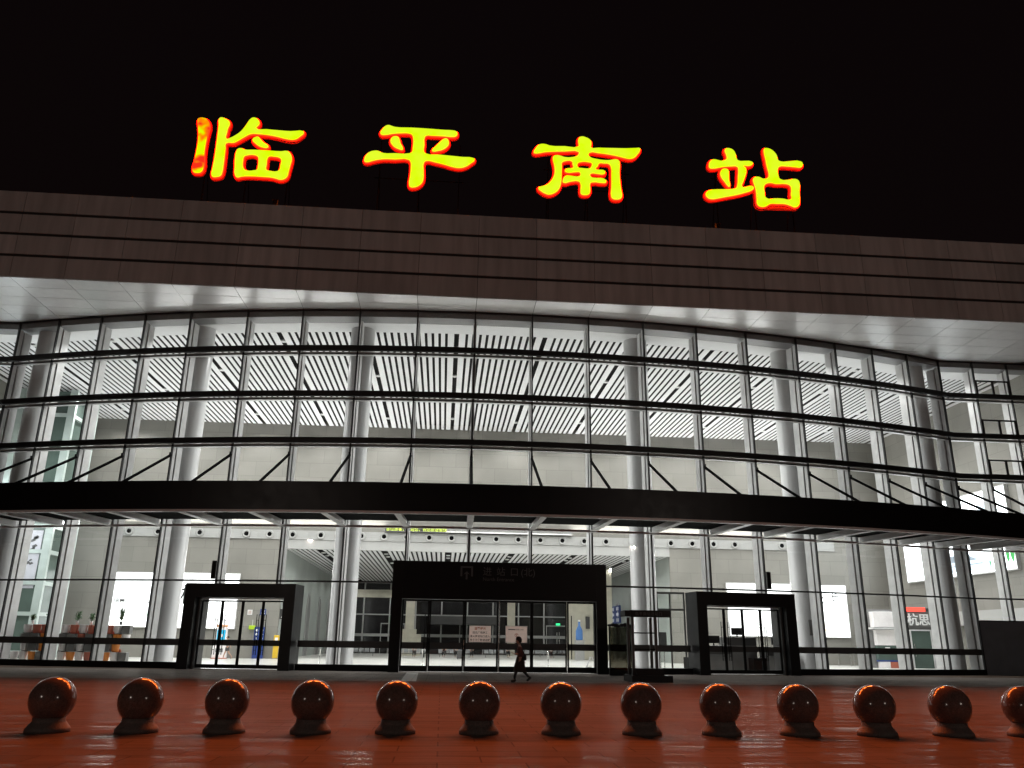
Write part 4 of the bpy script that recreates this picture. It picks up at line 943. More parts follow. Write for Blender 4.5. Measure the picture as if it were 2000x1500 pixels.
t = thing('wall_billboard', 'large white backlit billboard on the left side wall, only its edge in view', 'billboard', (BX0 + 0.02, 62.0, 7.1))
MB().box(0, 0.25, -7.1, 7.1, 0, 5.95).build('lit_panel', M['billb'], t)
MB().box(0, 0.27, -7.2, -7.101, -0.1, 6.05).box(0, 0.27, 7.101, 7.2, -0.1, 6.05).box(0, 0.27, -7.1, 7.1, -0.1, -0.001).box(0, 0.27, -7.1, 7.1, 5.951, 6.05).build('box_frame', M['alu'], t)

# ------------------------------------------------------------------ shop at the right end
t = thing('shop_front', 'small dark convenience shop front with white lettering and a glass door at the right end', 'shop', (39.2, 66.0, 0))
MB().box(-4.7, 1.7, 0.2, 1.6, 0.02, 4.55).build('shop_box', M['grey'], t)
MB().box(-1.35, 1.7, 0.0, 0.199, 3.25, 4.40).build('sign_board', M['greyp'], t)
text('shop_lettering', '杭思图', 0.98, M['white'], t, (-1.42, -0.03, 3.42), bold=0.015, ext=0.03); text('shop_lettering', '便利', 0.55, M['white'], t, (0.9 + 0.3, -0.03, 3.5))
text('shop_lettering', '高', 0.9, M['white'], t, (-2.55, -0.03, 3.42), bold=0.015, ext=0.03)
MB().box(-2.2, 0.2, -0.12, -0.02, 4.42, 4.75).build('red_led_strip', M['redled'], t); MB().box(0.21, 1.5, -0.1, -0.02, 4.42, 4.70).build('strip_case', M['dgrey'], t)
MB().box(-4.5, -2.75, -0.5, 0.19, 3.15, 4.35).build('side_box', M['whitep'], t, bevel=0.03)
MB().box(-4.7, -2.3, -0.7, 0.18, 2.98, 3.12).build('awning', M['alu'], t)
MB().box(-4.3, -2.6, -0.3, 0.18, 1.75, 2.95).build('menu_board', M['whitep'], t); MB().box(-4.3, -2.6, -0.28, 0.18, 0.62, 1.74).build('counter_window', M['shaftg'], t)
MB().box(-3.7, -3.3, -0.32, -0.29, 1.2, 1.6).build('notice', M['white'], t)
MB().box(-4.3, -2.6, -0.29, 0.18, 0.50, 0.619).build('counter_edge', M['blue'], t); MB().box(-4.2, -3.4, -0.28, 0.18, 0.02, 0.499).build('counter_front', M['whitep'], t); MB().box(-3.39, -2.6, -0.28, 0.18, 0.02, 0.499).build('counter_print', M['terra'], t)
d = MB().box(-1.3, -1.2, -0.02, 0.19, 0.02, 3.0).box(0.45, 0.55, -0.02, 0.19, 0.02, 3.0).box(-1.199, 0.449, -0.02, 0.19, 2.9, 3.0).build('shop_door', M['alu'], t)
MB().box(-1.199, 0.449, 0.05, 0.08, 0.03, 2.899).build('door_pane', M['shaftg'], d); MB().tube((-1.05, -0.05, 0.9), (-1.05, -0.05, 1.9), 0.03).build('door_handle', M['steel'], d)

# ------------------------------------------------------------------ things in the hall
t = thing('ticket_kiosk', 'white self-service kiosk with a lit blue screen behind the left doors', 'kiosk', (-18.1, 71.6, 0.02), R(4))
MB().box(-0.55, 0.55, -0.2, 0.4, 0.05, 1.15).build('kiosk_base', M['whitep'], t, bevel=0.03); MB().box(-0.45, 0.45, -0.05, 0.3, 1.151, 2.45).build('kiosk_head', M['whitep'], t, bevel=0.03)
MB().box(-0.33, 0.33, -0.07, -0.052, 1.25, 2.25).build('kiosk_screen', M['screen'], t); MB().ball((0.05, -0.09, 1.8), .12, .01, .12).build('screen_mark', M['whitep'], t)
MB().lathe([(0.001, 0), (0.42, 0), (0.48, 0.1), (0.42, 0.22), (0.001, 0.22)], (0, 0.1, 2.46), 20, 1, 0.4).build('kiosk_crown', M['orangew'], t)
MB().box(-0.3, 0.3, -0.215, -0.2, 0.5, 0.8).build('kiosk_slot', M['grey'], t); MB().box(-0.6, 0.6, -0.3, 0.45, 0, 0.05).build('kiosk_foot', M['terra'], t)
MB().tube((0.15, 0.1, 2.67), (0.15, 0.1, 2.95), 0.02).ball((0.15, 0.1, 2.98), .07, .07, .07).build('kiosk_camera', M['dgrey'], t)
t = thing('information_board', 'tall blue information board with white symbols beside the left doors', 'sign board', (-15.4, BY - 0.35, 0.02))
MB().box(-0.45, 0.45, 0, 0.1, 0.0, 2.55).build('board', M['blue'], t)
mb = MB()
for r_ in range(4):
    for c in range(2): mb.ball((-0.22 + 0.42 * c, -0.01, 2.28 - 0.33 * r_), 0.11 if (r_ < 2 or c) else 0.03, 0.012, 0.10, 10, 6)
mb.build('white_symbols', M['white'], t)
t = thing('wall_sign', 'small blue square sign high on the wall behind the left doors', 'sign', (-15.35, BY - 0.04, 3.55)); MB().box(-0.25, 0.25, 0, 0.04, 0, 0.5).build('plate', M['blue'], t); MB().box(-0.15, 0.15, -0.012, -0.001, 0.08, 0.2).box(-0.05, 0.15, -0.012, -0.001, 0.28, 0.38).build('white_symbol', M['white'], t)
t = thing('picture_frame', 'small white framed notice on the wall behind the left doors', 'notice', (-16.45, BY - 0.04, 3.55)); MB().box(-0.2, 0.2, 0, 0.04, 0, 0.42).build('frame', M['white'], t); MB().box(-0.13, 0.13, -0.006, -0.001, 0.07, 0.35).build('sheet', M['poster'], t)
t = thing('defibrillator_box', 'small lime green box fixed to the wall behind the left doors', 'box', (-16.1, BY - 0.25, 2.35)); MB().box(-0.27, 0.27, 0, 0.25, 0, 0.33).build('case', M['lime'], t, bevel=0.04); MB().tube((0, .1, .34), (0, .1, .8), .02).build('bracket', M['alu'], t)
t = thing('yellow_totem', 'narrow yellow standing sign in front of the wall, right part of the left doors', 'sign board', (-13.9, BY - 0.6, 0.02)); MB().box(-0.22, 0.22, 0, 0.12, 0, 1.9).build('board', M['yellow'], t, bevel=0.02); MB().box(-0.3, 0.3, -0.1, 0.2, 0, 0.05).build('foot', M['grey'], t); MB().box(-0.12, 0.12, -0.01, -0.001, 1.3, 1.7).build('sheet', M['white'], t)
t = thing('blue_banner', 'blue and white leaning banner just right of the narrow yellow standing sign', 'banner', (-13.2, BY - 0.55, 0.02)); MB().add([(-0.2, 0, 1.2), (0.15, 0, 1.2), (0.35, 0, 2.7), (0.05, 0, 2.7), (-0.2, 0.05, 1.2), (0.15, 0.05, 1.2), (0.35, 0.05, 2.7), (0.05, 0.05, 2.7)], [(0, 1, 2, 3), (4, 5, 6, 7), (0, 1, 5, 4), (1, 2, 6, 5), (2, 3, 7, 6), (3, 0, 4, 7)]).build('banner_cloth', M['blue'], t); MB().box(-0.1, 0.5, -0.1, 0.3, 0, 1.19).build('stand', M['grey'], t)
t = thing('wall_phone', 'dark grey wall-mounted box high on the wall at the opening edge', 'box', (-13.7, BY + 0.6, 3.25)); MB().box(-0.28, 0.05, -0.3, 0, 0, 0.85).build('case', M['dgrey'], t, bevel=0.03); MB().ball((-0.1, -0.3, 0.15), .06, .03, .06).build('indicator', M['white'], t)
t = thing('hanging_display', 'long grey hanging display with yellow-green running text above the nozzles', 'display', (3.0, BY - 0.4, 10.86))
MB().box(-8.4, 8.4, 0, 0.25, 0, 0.55).build('case', M['greyp'], t); MB().box(-8.35, -3.0, -0.01, -0.001, 0.03, 0.5).build('dark_screen', M['inkk'], t)
text('running_text', '各位旅客，欢迎您，祝您旅途愉快', 0.36, M['led'], t, (-8.3, -0.02, 0.10))
t = thing('direction_board', 'dark blue board with white arrows on the right wall of the waiting hall', 'sign board', (OX1 - 0.05, 98.0, 3.9))
MB().box(-0.06, 0, -2.8, 2.8, 0, 1.95).build('board', M['blue'], t)
mb = MB()
for s in (-1, 1):
    c = 1.3 * s; mb.add([(-0.07, c + s * a, 0.98 + b) for a, b in ((0.75, 0), (0.1, 0.38), (0.1, 0.16), (-0.7, 0.16), (-0.7, -0.16), (0.1, -0.16), (0.1, -0.38))], [tuple(range(7))])
    for zz in (0.15, 1.42):
        for k in (-0.55, 0.15): mb.box(-0.07, -0.062, c + k, c + k + 0.45, zz, zz + 0.38)
mb.build('white_arrows', M['white'], t)
t = thing('wall_notice', 'blue and white notice on the back wall left of the palm light box', 'notice', (23.2, BY - 0.04, 2.7)); MB().box(-0.38, 0.38, 0, 0.04, 0, 0.78).build('sheet', M['white'], t); MB().box(-0.38, 0.38, -0.008, -0.001, 0.12, 0.45).build('blue_print', M['blue'], t)

def scanner(label, x, y, w_, h, d_, l2):
    t = thing('security_scanner', label, 'baggage scanner', (x, y, 0.02), 0, 'baggage scanners')
    MB().box(-w_ / 2, w_ / 2, -d_ / 2, d_ / 2, 0.1, h).build('cabinet', M['dgrey'], t, bevel=0.05)
    MB().box(-w_ / 2 - 0.8, -w_ / 2 - 0.001, -d_ / 2.5, d_ / 2.5, 0.1, 0.85).build('belt', M['blackm'], t)
    MB().box(-0.35, 0.35, -0.1, 0.0, h + 0.12, h + 0.55).box(-0.04, 0.04, -0.05, 0.0, h, h + 0.12).build('monitor', M['inkk'], t)
    MB().box(-w_ / 2 + 0.1, w_ / 2 - 0.1, -d_ / 2 - 0.02, -d_ / 2 - 0.001, 0.15, h - 0.5).build('front_panel', M['grey'], t)
scanner('dark baggage scanner seen in the left leaf of the right doors', 16.3, 50.0, 1.9, 1.55, 1.2, 0)
scanner('tall dark baggage scanner in the middle of the right doors', 18.2, 51.2, 2.0, 2.05, 1.2, 0)
scanner('dark baggage scanner behind the third leaf of the right doors', 20.3, 50.2, 1.8, 1.5, 1.2, 0)
# dark glass cubicle left of the right portal
t = thing('glass_cubicle', 'dark framed glass cubicle between the round column and the right doors', 'glass cubicle', (14.1, 51.0, 0.02))
mb = MB()
for x in (-0.95, -0.15, 0.75): mb.box(x, x + 0.09, -0.05, 0.05, 0, 4.55)
for z in (0.0, 3.55, 4.55): mb.box(-0.95, 0.84, -0.06, 0.06, z, z + 0.12)
mb.build('frame', M['dgrey'], t); MB().quad((-0.86, 0, 0.12), (0.75, 0, 0.12), (0.75, 0, 4.55), (-0.86, 0, 4.55)).build('pane', M['glassd'], t)
t = thing('coat_stand', 'dark standing terminal behind the dark framed glass cubicle', 'terminal', (13.8, 52.5, 0.02)); MB().box(-.28, .28, -.15, .15, 1.15, 2.3).build('head', M['dgrey'], t, bevel=.03); MB().tube((-.12, 0, .03), (-.12, 0, 1.15), .03).tube((.12, 0, .03), (.12, 0, 1.15), .03).box(-.3, .3, -.2, .2, 0, .04).build('stand', M['steel'], t)
# palisade of tall bright rails seen in the right door leaf
for i, x in enumerate((21.2, 21.8)):
    t = thing('rail_stand', ('left' if i == 0 else 'right') + ' of two tall dark steel rail stands behind the rightmost door leaf', 'stand', (x, 52.0, 0.02), 0, 'steel rail stands'); MB().box(-.06, .06, -.05, .05, 0.04, 2.2).build('post', M['blackm'], t); MB().box(-.2, .2, -.2, .2, 0, .04).build('foot', M['dgrey'], t)
for i, (x, l) in enumerate(((34.6, 'left of two steel hoop barriers below the light box with two characters'), (36.0, 'right of two steel hoop barriers below the light box with two characters'))):
    t = thing('hoop_barrier', l, 'barrier', (x, 71.0, 0.02), 0, 'steel hoop barriers')
    mb = MB().tube((-.55, 0, 0), (-.55, 0, 1.25), .03, n=8).tube((.55, 0, 0), (.55, 0, 1.25), .03, n=8).tube((-.55, 0, 1.25), (-.4, 0, 1.4), .03, n=8).tube((.55, 0, 1.25), (.4, 0, 1.4), .03, n=8).tube((-.4, 0, 1.4), (.4, 0, 1.4), .03, n=8)
    mb.build('hoop', M['steel'], t); MB().quad((-.5, 0, .15), (.5, 0, .15), (.5, 0, 1.3), (-.5, 0, 1.3)).build('pane', M['glassd'], t)
# door posters
def poster(name, label, x, lines, head=None):
    t = thing('door_poster', label, 'poster', (x, 45.70, 1.55), 0, 'posters on the main doors')
    MB().box(-0.60, 0.60, 0, 0.015, 0, 0.88).build('sheet', M['poster'], t)
    MB().box(-0.60, 0.60, -0.008, -0.001, 0.0, 0.03).box(-0.60, 0.60, -0.008, -0.001, 0.85, 0.88).box(-0.60, -0.57, -0.008, -0.001, 0.031, 0.849).box(0.57, 0.60, -0.008, -0.001, 0.031, 0.849).build('border', M['alu'], t)
    return t
t = poster('a', 'pinkish paper notice with an orange heading and three black lines on the main doors', 2.05, 3)
text('heading', '温馨提示', 0.155, M['posterr'], t, (0, -0.008, 0.66), align='CENTER', ext=0.002, bold=0.004)
for i, s in enumerate(('因北广场施工', '请从南进站口进入', '带来不便敬请谅解')): text('notice_line', s, 0.135, M['inkk'], t, (0, -0.008, 0.46 - 0.19 * i), align='CENTER', ext=0.002, bold=0.002)
t = poster('b', 'pinkish paper notice with a round orange emblem on the main doors', 4.02, 1)
MB().box(-0.45, -0.05, -0.008, -0.001, 0.66, 0.72).build('grey_print', M['grey'], t); text('notice_line', '铁路12306', 0.09, M['inkk'], t, (-0.02, -0.008, 0.66), ext=0.002)
mb = MB(); n = 24
mb.add([(math.cos(6.283 * i / n) * r_, -0.008, 0.40 + math.sin(6.283 * i / n) * r_) for r_ in (0.075, 0.10) for i in range(n) if not 16 < i < 20], [(i, i + 1, 21 + i + 1, 21 + i) for i in range(20) if i != 16])
mb.box(-0.015, 0.015, -0.009, -0.002, 0.27, 0.42).box(-0.05, 0.05, -0.009, -0.002, 0.421, 0.445); mb.build('round_emblem', M['posterr'], t)

# stanchions, suitcase, step ladder
for i, (x, y) in enumerate(((-3.3, 56.0), (-1.2, 56.2), (-8.0, 57.5), (-6.6, 57.5), (7.1, 56.5))):
    lab = ('steel queue post behind the leftmost main door pane', 'steel queue post behind the second main door pane', 'steel queue post left of the round column near the main portal', 'steel queue post between the round column and the main portal', 'steel queue post behind the fifth main door pane')[i]
    t = thing('queue_post', lab, 'queue post', (x, y, 0.02), 0, 'queue posts'); MB().lathe([(0.001, 0), (.17, 0), (.17, .02), (.03, .05), (.03, .95), (.05, .96), (.05, 1.02), (.001, 1.03)], n=16).build('post', M['steel'], t)
t = thing('suitcase', 'dark grey suitcase standing on the hall floor below the orange-headed notice', 'suitcase', (1.75, 80.0, 0.02)); MB().box(-.28, .28, -.15, .15, .06, .78).build('shell', M['dgrey'], t, bevel=.05); MB().tube((-.15, .1, .78), (-.15, .1, 1.1), .015).tube((.15, .1, .78), (.15, .1, 1.1), .015).tube((-.15, .1, 1.1), (.15, .1, 1.1), .015).build('handle', M['blackm'], t); MB().ball((-.2, 0, .03), .03, .03, .03, 8, 6).ball((.2, 0, .03), .03, .03, .03, 8, 6).build('wheels', M['inkk'], t)
t = thing('step_ladder', 'small white A-shaped folding stand behind the rightmost main door pane', 'stand', (8.55, 48.3, 0.02))
mb = MB()
for y in (-.15, .15): mb.tube((-.40, y, 0), (-.05, y * .6, .80), .022, n=8).tube((.42, y, 0), (.05, y * .6, .80), .022, n=8)
mb.build('legs', M['white'], t); MB().box(-.10, .10, -.12, .12, .80, .83).build('top', M['white'], t); MB().box(-.22, .0, -.1, .1, .15, .30).build('hanging_card', M['white'], t)
t = thing('bottle_banner', 'blue bottle-shaped figure on a plinth behind the rightmost main door pane', 'cut-out figure', (13.7, 84.0, 1.9)); MB().lathe([(.001, 0), (.33, 0), (.36, .1), (.34, .9), (.24, 1.15), (.10, 1.4), (.10, 1.75), (.001, 1.76)], n=24, sx=1, sy=0.5).build('body', M['bluep'], t); MB().lathe([(.001, 1.77), (.12, 1.77), (.12, 1.92), (.001, 1.93)], n=20, sy=.5).build('cap', M['white'], t)
MB().box(-.45, .45, -.3, .3, -1.88, -0.001).build('plinth', M['wallw'], t)
t = thing('wall_pier', 'broad cream wall pier behind the rightmost main door pane', 'pier', (14.9, 86.0, 0.02)); MB().box(-2.0, 2.6, 0, 1.2, 0, 9.1).build('pier', M['cream'], t); MB().box(-.2, .2, -.2, -.01, 3.0, 4.2).build('wall_lamp', M['dgrey'], t)
t = thing('service_counter', 'stepped cream counter around the square column in the waiting hall', 'counter', (-3.9, 98.5, 0.02)); MB().box(-1.5, 1.5, -.5, .5, 0, 2.35).build('counter_body', M['cream'], t); MB().box(-.95, .95, -.4, .5, 2.351, 2.9).build('counter_top', M['cream'], t)

# rows of waiting seats
def seat_row(x, y, n, rz, label):
    t = thing('seat_row', label, 'bench seats', (x, y, 0.02), rz, 'waiting hall seats')
    for i in range(n):
        a = (i - (n - 1) / 2) * 0.58
        MB().box(a - .25, a + .25, -.22, .22, .40, .44).build('seat', M['seat'], t, bevel=.01)
        MB().add([(a - .25, .20, .46), (a + .25, .20, .46), (a + .25, .34, .95), (a - .25, .34, .95), (a - .25, .23, .46), (a + .25, .23, .46), (a + .25, .37, .95), (a - .25, .37, .95)], [(0, 1, 2, 3), (4, 5, 6, 7), (0, 1, 5, 4), (1, 2, 6, 5), (2, 3, 7, 6), (3, 0, 4, 7)]).build('backrest', M['seat'], t)
    w_ = n * .29
    MB().box(-w_, w_, -.03, .03, .34, .39).build('beam', M['dgrey'], t)
    for s in (-w_ + .2, w_ - .2): MB().box(s - .03, s + .03, -.3, .3, 0, .04).box(s - .03, s + .03, -.03, .03, .041, .34).build('leg', M['steel'], t)
seat_row(-3.0, 88, 5, 0.1, 'row of grey steel seats at the left of the waiting hall')
seat_row(1.4, 90, 6, 0.0, 'row of grey steel seats behind the second main door pane')
seat_row(6.0, 92, 5, 0.15, 'row of grey steel seats behind the emblem notice')
seat_row(10.6, 94, 7, -0.1, 'row of grey steel seats behind the fifth main door pane')
seat_row(13.0, 99, 6, 0.1, 'far row of grey steel seats at the right of the waiting hall')
seat_row(-8.8, 92, 6, 0.0, 'row of grey steel seats left of the main portal')

# ------------------------------------------------------------------ people
def skin_mesh(name, pts, edges, m, parent, sub=2, loc=(0, 0, 0), rz=0):
    me = bpy.data.meshes.new('tmp'); me.from_pydata([p[:3] for p in pts], edges, []); me.update()
    o = bpy.data.objects.new('tmp', me); COL.objects.link(o)
    s = o.modifiers.new('skin', 'SKIN'); s.use_smooth_shade = True
    for i, p in enumerate(pts):
        rr = p[3] if isinstance(p[3], tuple) else (p[3], p[3])
        me.skin_vertices[0].data[i].radius = rr
    me.skin_vertices[0].data[0].use_root = True
    u = o.modifiers.new('sub', 'SUBSURF'); u.levels = sub; u.render_levels = sub
    bpy.context.view_layer.update()
    out = bpy.data.meshes.new_from_object(o.evaluated_get(bpy.context.evaluated_depsgraph_get()))
    bpy.data.objects.remove(o); out.materials.clear(); out.materials.append(m)
    r_ = bpy.data.objects.new(name, out); COL.objects.link(r_); r_.location = loc; r_.rotation_euler = (0, 0, rz)
    if parent: r_.parent = parent
    return r_
def head(parent, c, s=1.0, yaw=0.0, long_hair=False, hairm='hair'):
    """head facing -X of its parent; c = centre"""
    mb = MB()
    n, m_ = 20, 14; vs = []
    for j in range(m_ + 1):
        t = math.pi * j / m_; z = -math.cos(t) * .115
        for i in range(n):
            a = 2 * math.pi * i / n; r_ = math.sin(t)
            x = -math.cos(a) * .092 * r_; y = math.sin(a) * .076 * r_
            if z < 0: k = 1 + z * 2.4; y *= k; x = x * (1 + z * 1.2) - (-z) * .18 * r_
            vs.append((x * s, y * s, z * s))
    mb.add(vs, [(j * n + i, j * n + (i + 1) % n, (j + 1) * n + (i + 1) % n, (j + 1) * n + i) for j in range(m_) for i in range(n)], True)
    mb.add([(-.088 * s, -.012 * s, .015 * s), (-.088 * s, .012 * s, .015 * s), (-.095 * s, .016 * s, -.03 * s), (-.095 * s, -.016 * s, -.03 * s), (-.122 * s, 0, -.025 * s)], [(0, 1, 4), (1, 2, 4), (2, 3, 4), (3, 0, 4)])
    for q in (-1, 1): mb.ball((0, q * .076 * s, -.005), .018 * s, .01 * s, .03 * s, 8, 6)
    mb.ball((-.098 * s, 0, -.058 * s), .01 * s, .024 * s, .007 * s, 10, 6)
    h = mb.build('head', M['skin'], parent, c, yaw)
    e = MB()
    for q in (-1, 1): e.ball((-.086 * s, q * .032 * s, .012 * s), .008 * s, .014 * s, .008 * s, 8, 6)
    e.build('eyes', M['inkk'], h)
    hb = MB(); vs = []
    n, m_ = 24, 12
    for j in range(m_ + 1):
        t = math.pi * j / m_
        for i in range(n):
            a = 2 * math.pi * i / n; front = max(0, math.cos(a))
            zz = math.cos(t); low = -0.15 - (0.55 if long_hair else 0.15) + 0.95 * front ** 0.7
            zz = max(zz, low); r_ = math.sqrt(max(0, 1 - min(1, zz * zz)))
            if math.cos(t) < low: r_ *= 0.75
            vs.append((-math.cos(a) * .108 * r_ * s + .012 * s, math.sin(a) * .093 * r_ * s, (zz * .132 + .008) * s))
    hb.add(vs, [(j * n + i, j * n + (i + 1) % n, (j + 1) * n + (i + 1) % n, (j + 1) * n + i) for j in range(m_) for i in range(n)], True)
    hb.build('hair', M[hairm], h)
    return h

# the pedestrian crossing in front of the main doors, walking to the left
P0 = thing('person', 'person walking left in a brown-red top and dark knee-length skirt, looking at a phone', 'person', (3.28, 35.6, 0))
LA, RA = -1, 1   # near side is -Y
body = [(0.02, 0, .95, (.13, .11)), (0.015, 0, 1.08, (.125, .095)), (0.0, 0, 1.25, (.15, .10)), (-0.01, 0, 1.38, (.14, .085)), (-0.015, 0, 1.47, .055), (-0.03, 0, 1.545, .05),
        # near arm (holding the phone)
        (0.0, -.165, 1.39, .055), (0.06, -.205, 1.12, .042), (-0.17, -.17, 1.11, .032), (-0.25, -.15, 1.13, .027),
        # far arm swinging back
        (0.0, .165, 1.39, .055), (0.12, .20, 1.14, .042), (0.21, .20, .93, .032), (0.215, .20, .87, .027),
        # near leg forward, planted
        (0.0, -.09, .86, .095), (-0.12, -.09, .50, .062), (-0.20, -.09, .27, .050), (-0.22, -.09, .09, .034), (-0.26, -.095, .045, .036), (-0.37, -.10, .03, .028),
        # far leg trailing, heel lifted
        (0.03, .09, .86, .095), (0.12, .09, .50, .062), (0.30, .09, .30, .048), (0.41, .09, .17, .034), (0.38, .095, .09, .036), (0.30, .10, .03, .028)]
ed = [(0, 1), (1, 2), (2, 3), (3, 4), (4, 5), (3, 6), (6, 7), (7, 8), (8, 9), (3, 10), (10, 11), (11, 12), (12, 13), (0, 14), (14, 15), (15, 16), (16, 17), (17, 18), (18, 19), (0, 20), (20, 21), (21, 22), (22, 23), (23, 24), (24, 25)]
b = skin_mesh('body', body, ed, M['skin'], P0)
skin_mesh('leggings', [(0.02, 0, .90, (.12, .10)), (0.0, -.09, .82, .10), (-0.12, -.09, .50, .075), (-0.20, -.09, .27, .062), (-0.22, -.09, .11, .046), (0.03, .09, .82, .10), (0.12, .09, .50, .075), (0.30, .09, .30, .060), (0.40, .09, .185, .046)], [(0, 1), (1, 2), (2, 3), (3, 4), (0, 5), (5, 6), (6, 7), (7, 8)], M['trouser'], P0)
def hand(par, c, d, up, s=1.0, curl=0.5):
    """palm at c, fingers along d, thumb to +up"""
    d = Vector(d).normalized(); up = Vector(up).normalized(); sd = d.cross(up); c = Vector(c)
    pts = [(*(c), .018 * s), (*(c + d * .045 * s), (.030 * s, .014 * s)), (*(c + d * .085 * s), (.034 * s, .012 * s))]; e = [(0, 1), (1, 2)]
    for i, l in enumerate((.060, .072, .068, .052)):
        base = c + d * .088 * s + up * (.027 - .018 * i) * s; k = len(pts)
        p1 = base + d * l * .5 * s - sd * curl * .012 * s; p2 = p1 + d * l * .45 * s - sd * curl * .03 * s
        pts += [(*base, .0085 * s), (*p1, .0078 * s), (*p2, .0062 * s)]; e += [(2, k), (k, k + 1), (k + 1, k + 2)]
    k = len(pts); a = c + d * .03 * s + up * .03 * s
    pts += [(*a, .011 * s), (*(a + d * .03 * s + up * .025 * s), .0095 * s), (*(a + d * .06 * s + up * .03 * s - sd * .01), .0075 * s)]; e += [(1, k), (k, k + 1), (k + 1, k + 2)]
    return skin_mesh('hand', pts, e, M['skin'], par, 1)
hand(P0, (-0.25, -.15, 1.13), (-1, 0, .25), (0, .9, .4), 1.0, 1.0)
hand(P0, (0.215, .20, .87), (.1, 0, -1), (-1, 0, 0), 1.0, 0.6)
top = [(0.02, 0, .93, (.185, .15)), (0.015, 0, 1.08, (.17, .13)), (0.0, 0, 1.25, (.178, .13)), (-0.01, 0, 1.38, (.155, .11)), (-0.015, 0, 1.43, .075),
       (0.0, -.165, 1.38, .078), (0.045, -.195, 1.20, .068), (0.0, .165, 1.38, .078), (0.085, .19, 1.22, .068)]
skin_mesh('top', top + [(0.055, -.203, 1.12, .060), (-0.10, -.18, 1.11, .048), (0.12, .20, 1.14, .058), (0.19, .20, .98, .048)], [(0, 1), (1, 2), (2, 3), (3, 4), (3, 5), (5, 6), (3, 7), (7, 8), (6, 9), (9, 10), (8, 11), (11, 12)], M['shirt'], P0)
mb = MB(); n = 40; prof = [(1.02, .135, .125, .015), (.95, .165, .15, .02), (.80, .19, .165, .01), (.62, .225, .175, .0), (.45, .27, .19, .01), (.40, .28, .195, .015), (.40, .26, .175, .015), (.62, .20, .15, 0)]
vs = []
for j, (z, rx, ry, ox) in enumerate(prof):
    for i in range(n):
        a = 2 * math.pi * i / n; fo = 1 + (0.06 * math.sin(a * 9 + 1) + 0.04 * math.sin(a * 5)) * max(0, (1.0 - z) / .6)
        vs.append((ox + math.cos(a) * rx * fo, math.sin(a) * ry * fo, z + .015 * math.sin(a * 3) * (1 - z)))
mb.add(vs, [(j * n + i, j * n + (i + 1) % n, (j + 1) * n + (i + 1) % n, (j + 1) * n + i) for j in range(len(prof) - 1) for i in range(n)], True); mb.build('skirt', M['skirt'], P0)
for (hx, hy, hz, tx, tz, nm) in ((-0.20, -.093, .045, -0.38, .035, 0), (0.43, .093, .15, 0.30, .03, 1)):
    skin_mesh('shoe', [(hx + .02, hy, hz + .09, .058), (hx, hy, hz + .01, (.062, .060)), ((hx + tx) / 2, hy, (hz + tz) / 2 + .015, (.058, .056)), (tx, hy, tz + .01, (.052, .045))], [(0, 1), (1, 2), (2, 3)], M['shoe'], P0)
head(P0, (-0.055, 0, 1.65), 1.22, 0, True).rotation_euler = (0, R(-10), 0)
ph = MB().box(-.078, .078, -.037, .037, -.004, .004).build('tmp_phone', M['inkk'], None, (3.28 - 0.385, 35.6 - .165, 1.17)); ph.rotation_euler = (0, R(18), 0)
ph.name = 'mobile_phone'; tag(ph, 'dark mobile phone held by the pedestrian outside', 'phone')
bag = thing('shoulder_bag', 'small dark bag at the back hip of the pedestrian', 'bag', (3.28 + .20, 35.6 - .02, .98)); MB().box(-.05, .07, -.12, .12, -.12, .10).build('pouch', M['trouser'], bag, bevel=.03)
mb = MB(); mb.tube((0, -.06, .10), (-.19, -.13, .46), .012, n=8).tube((0, .06, .10), (-.18, .12, .46), .012, n=8); mb.build('strap', M['trouser'], bag)

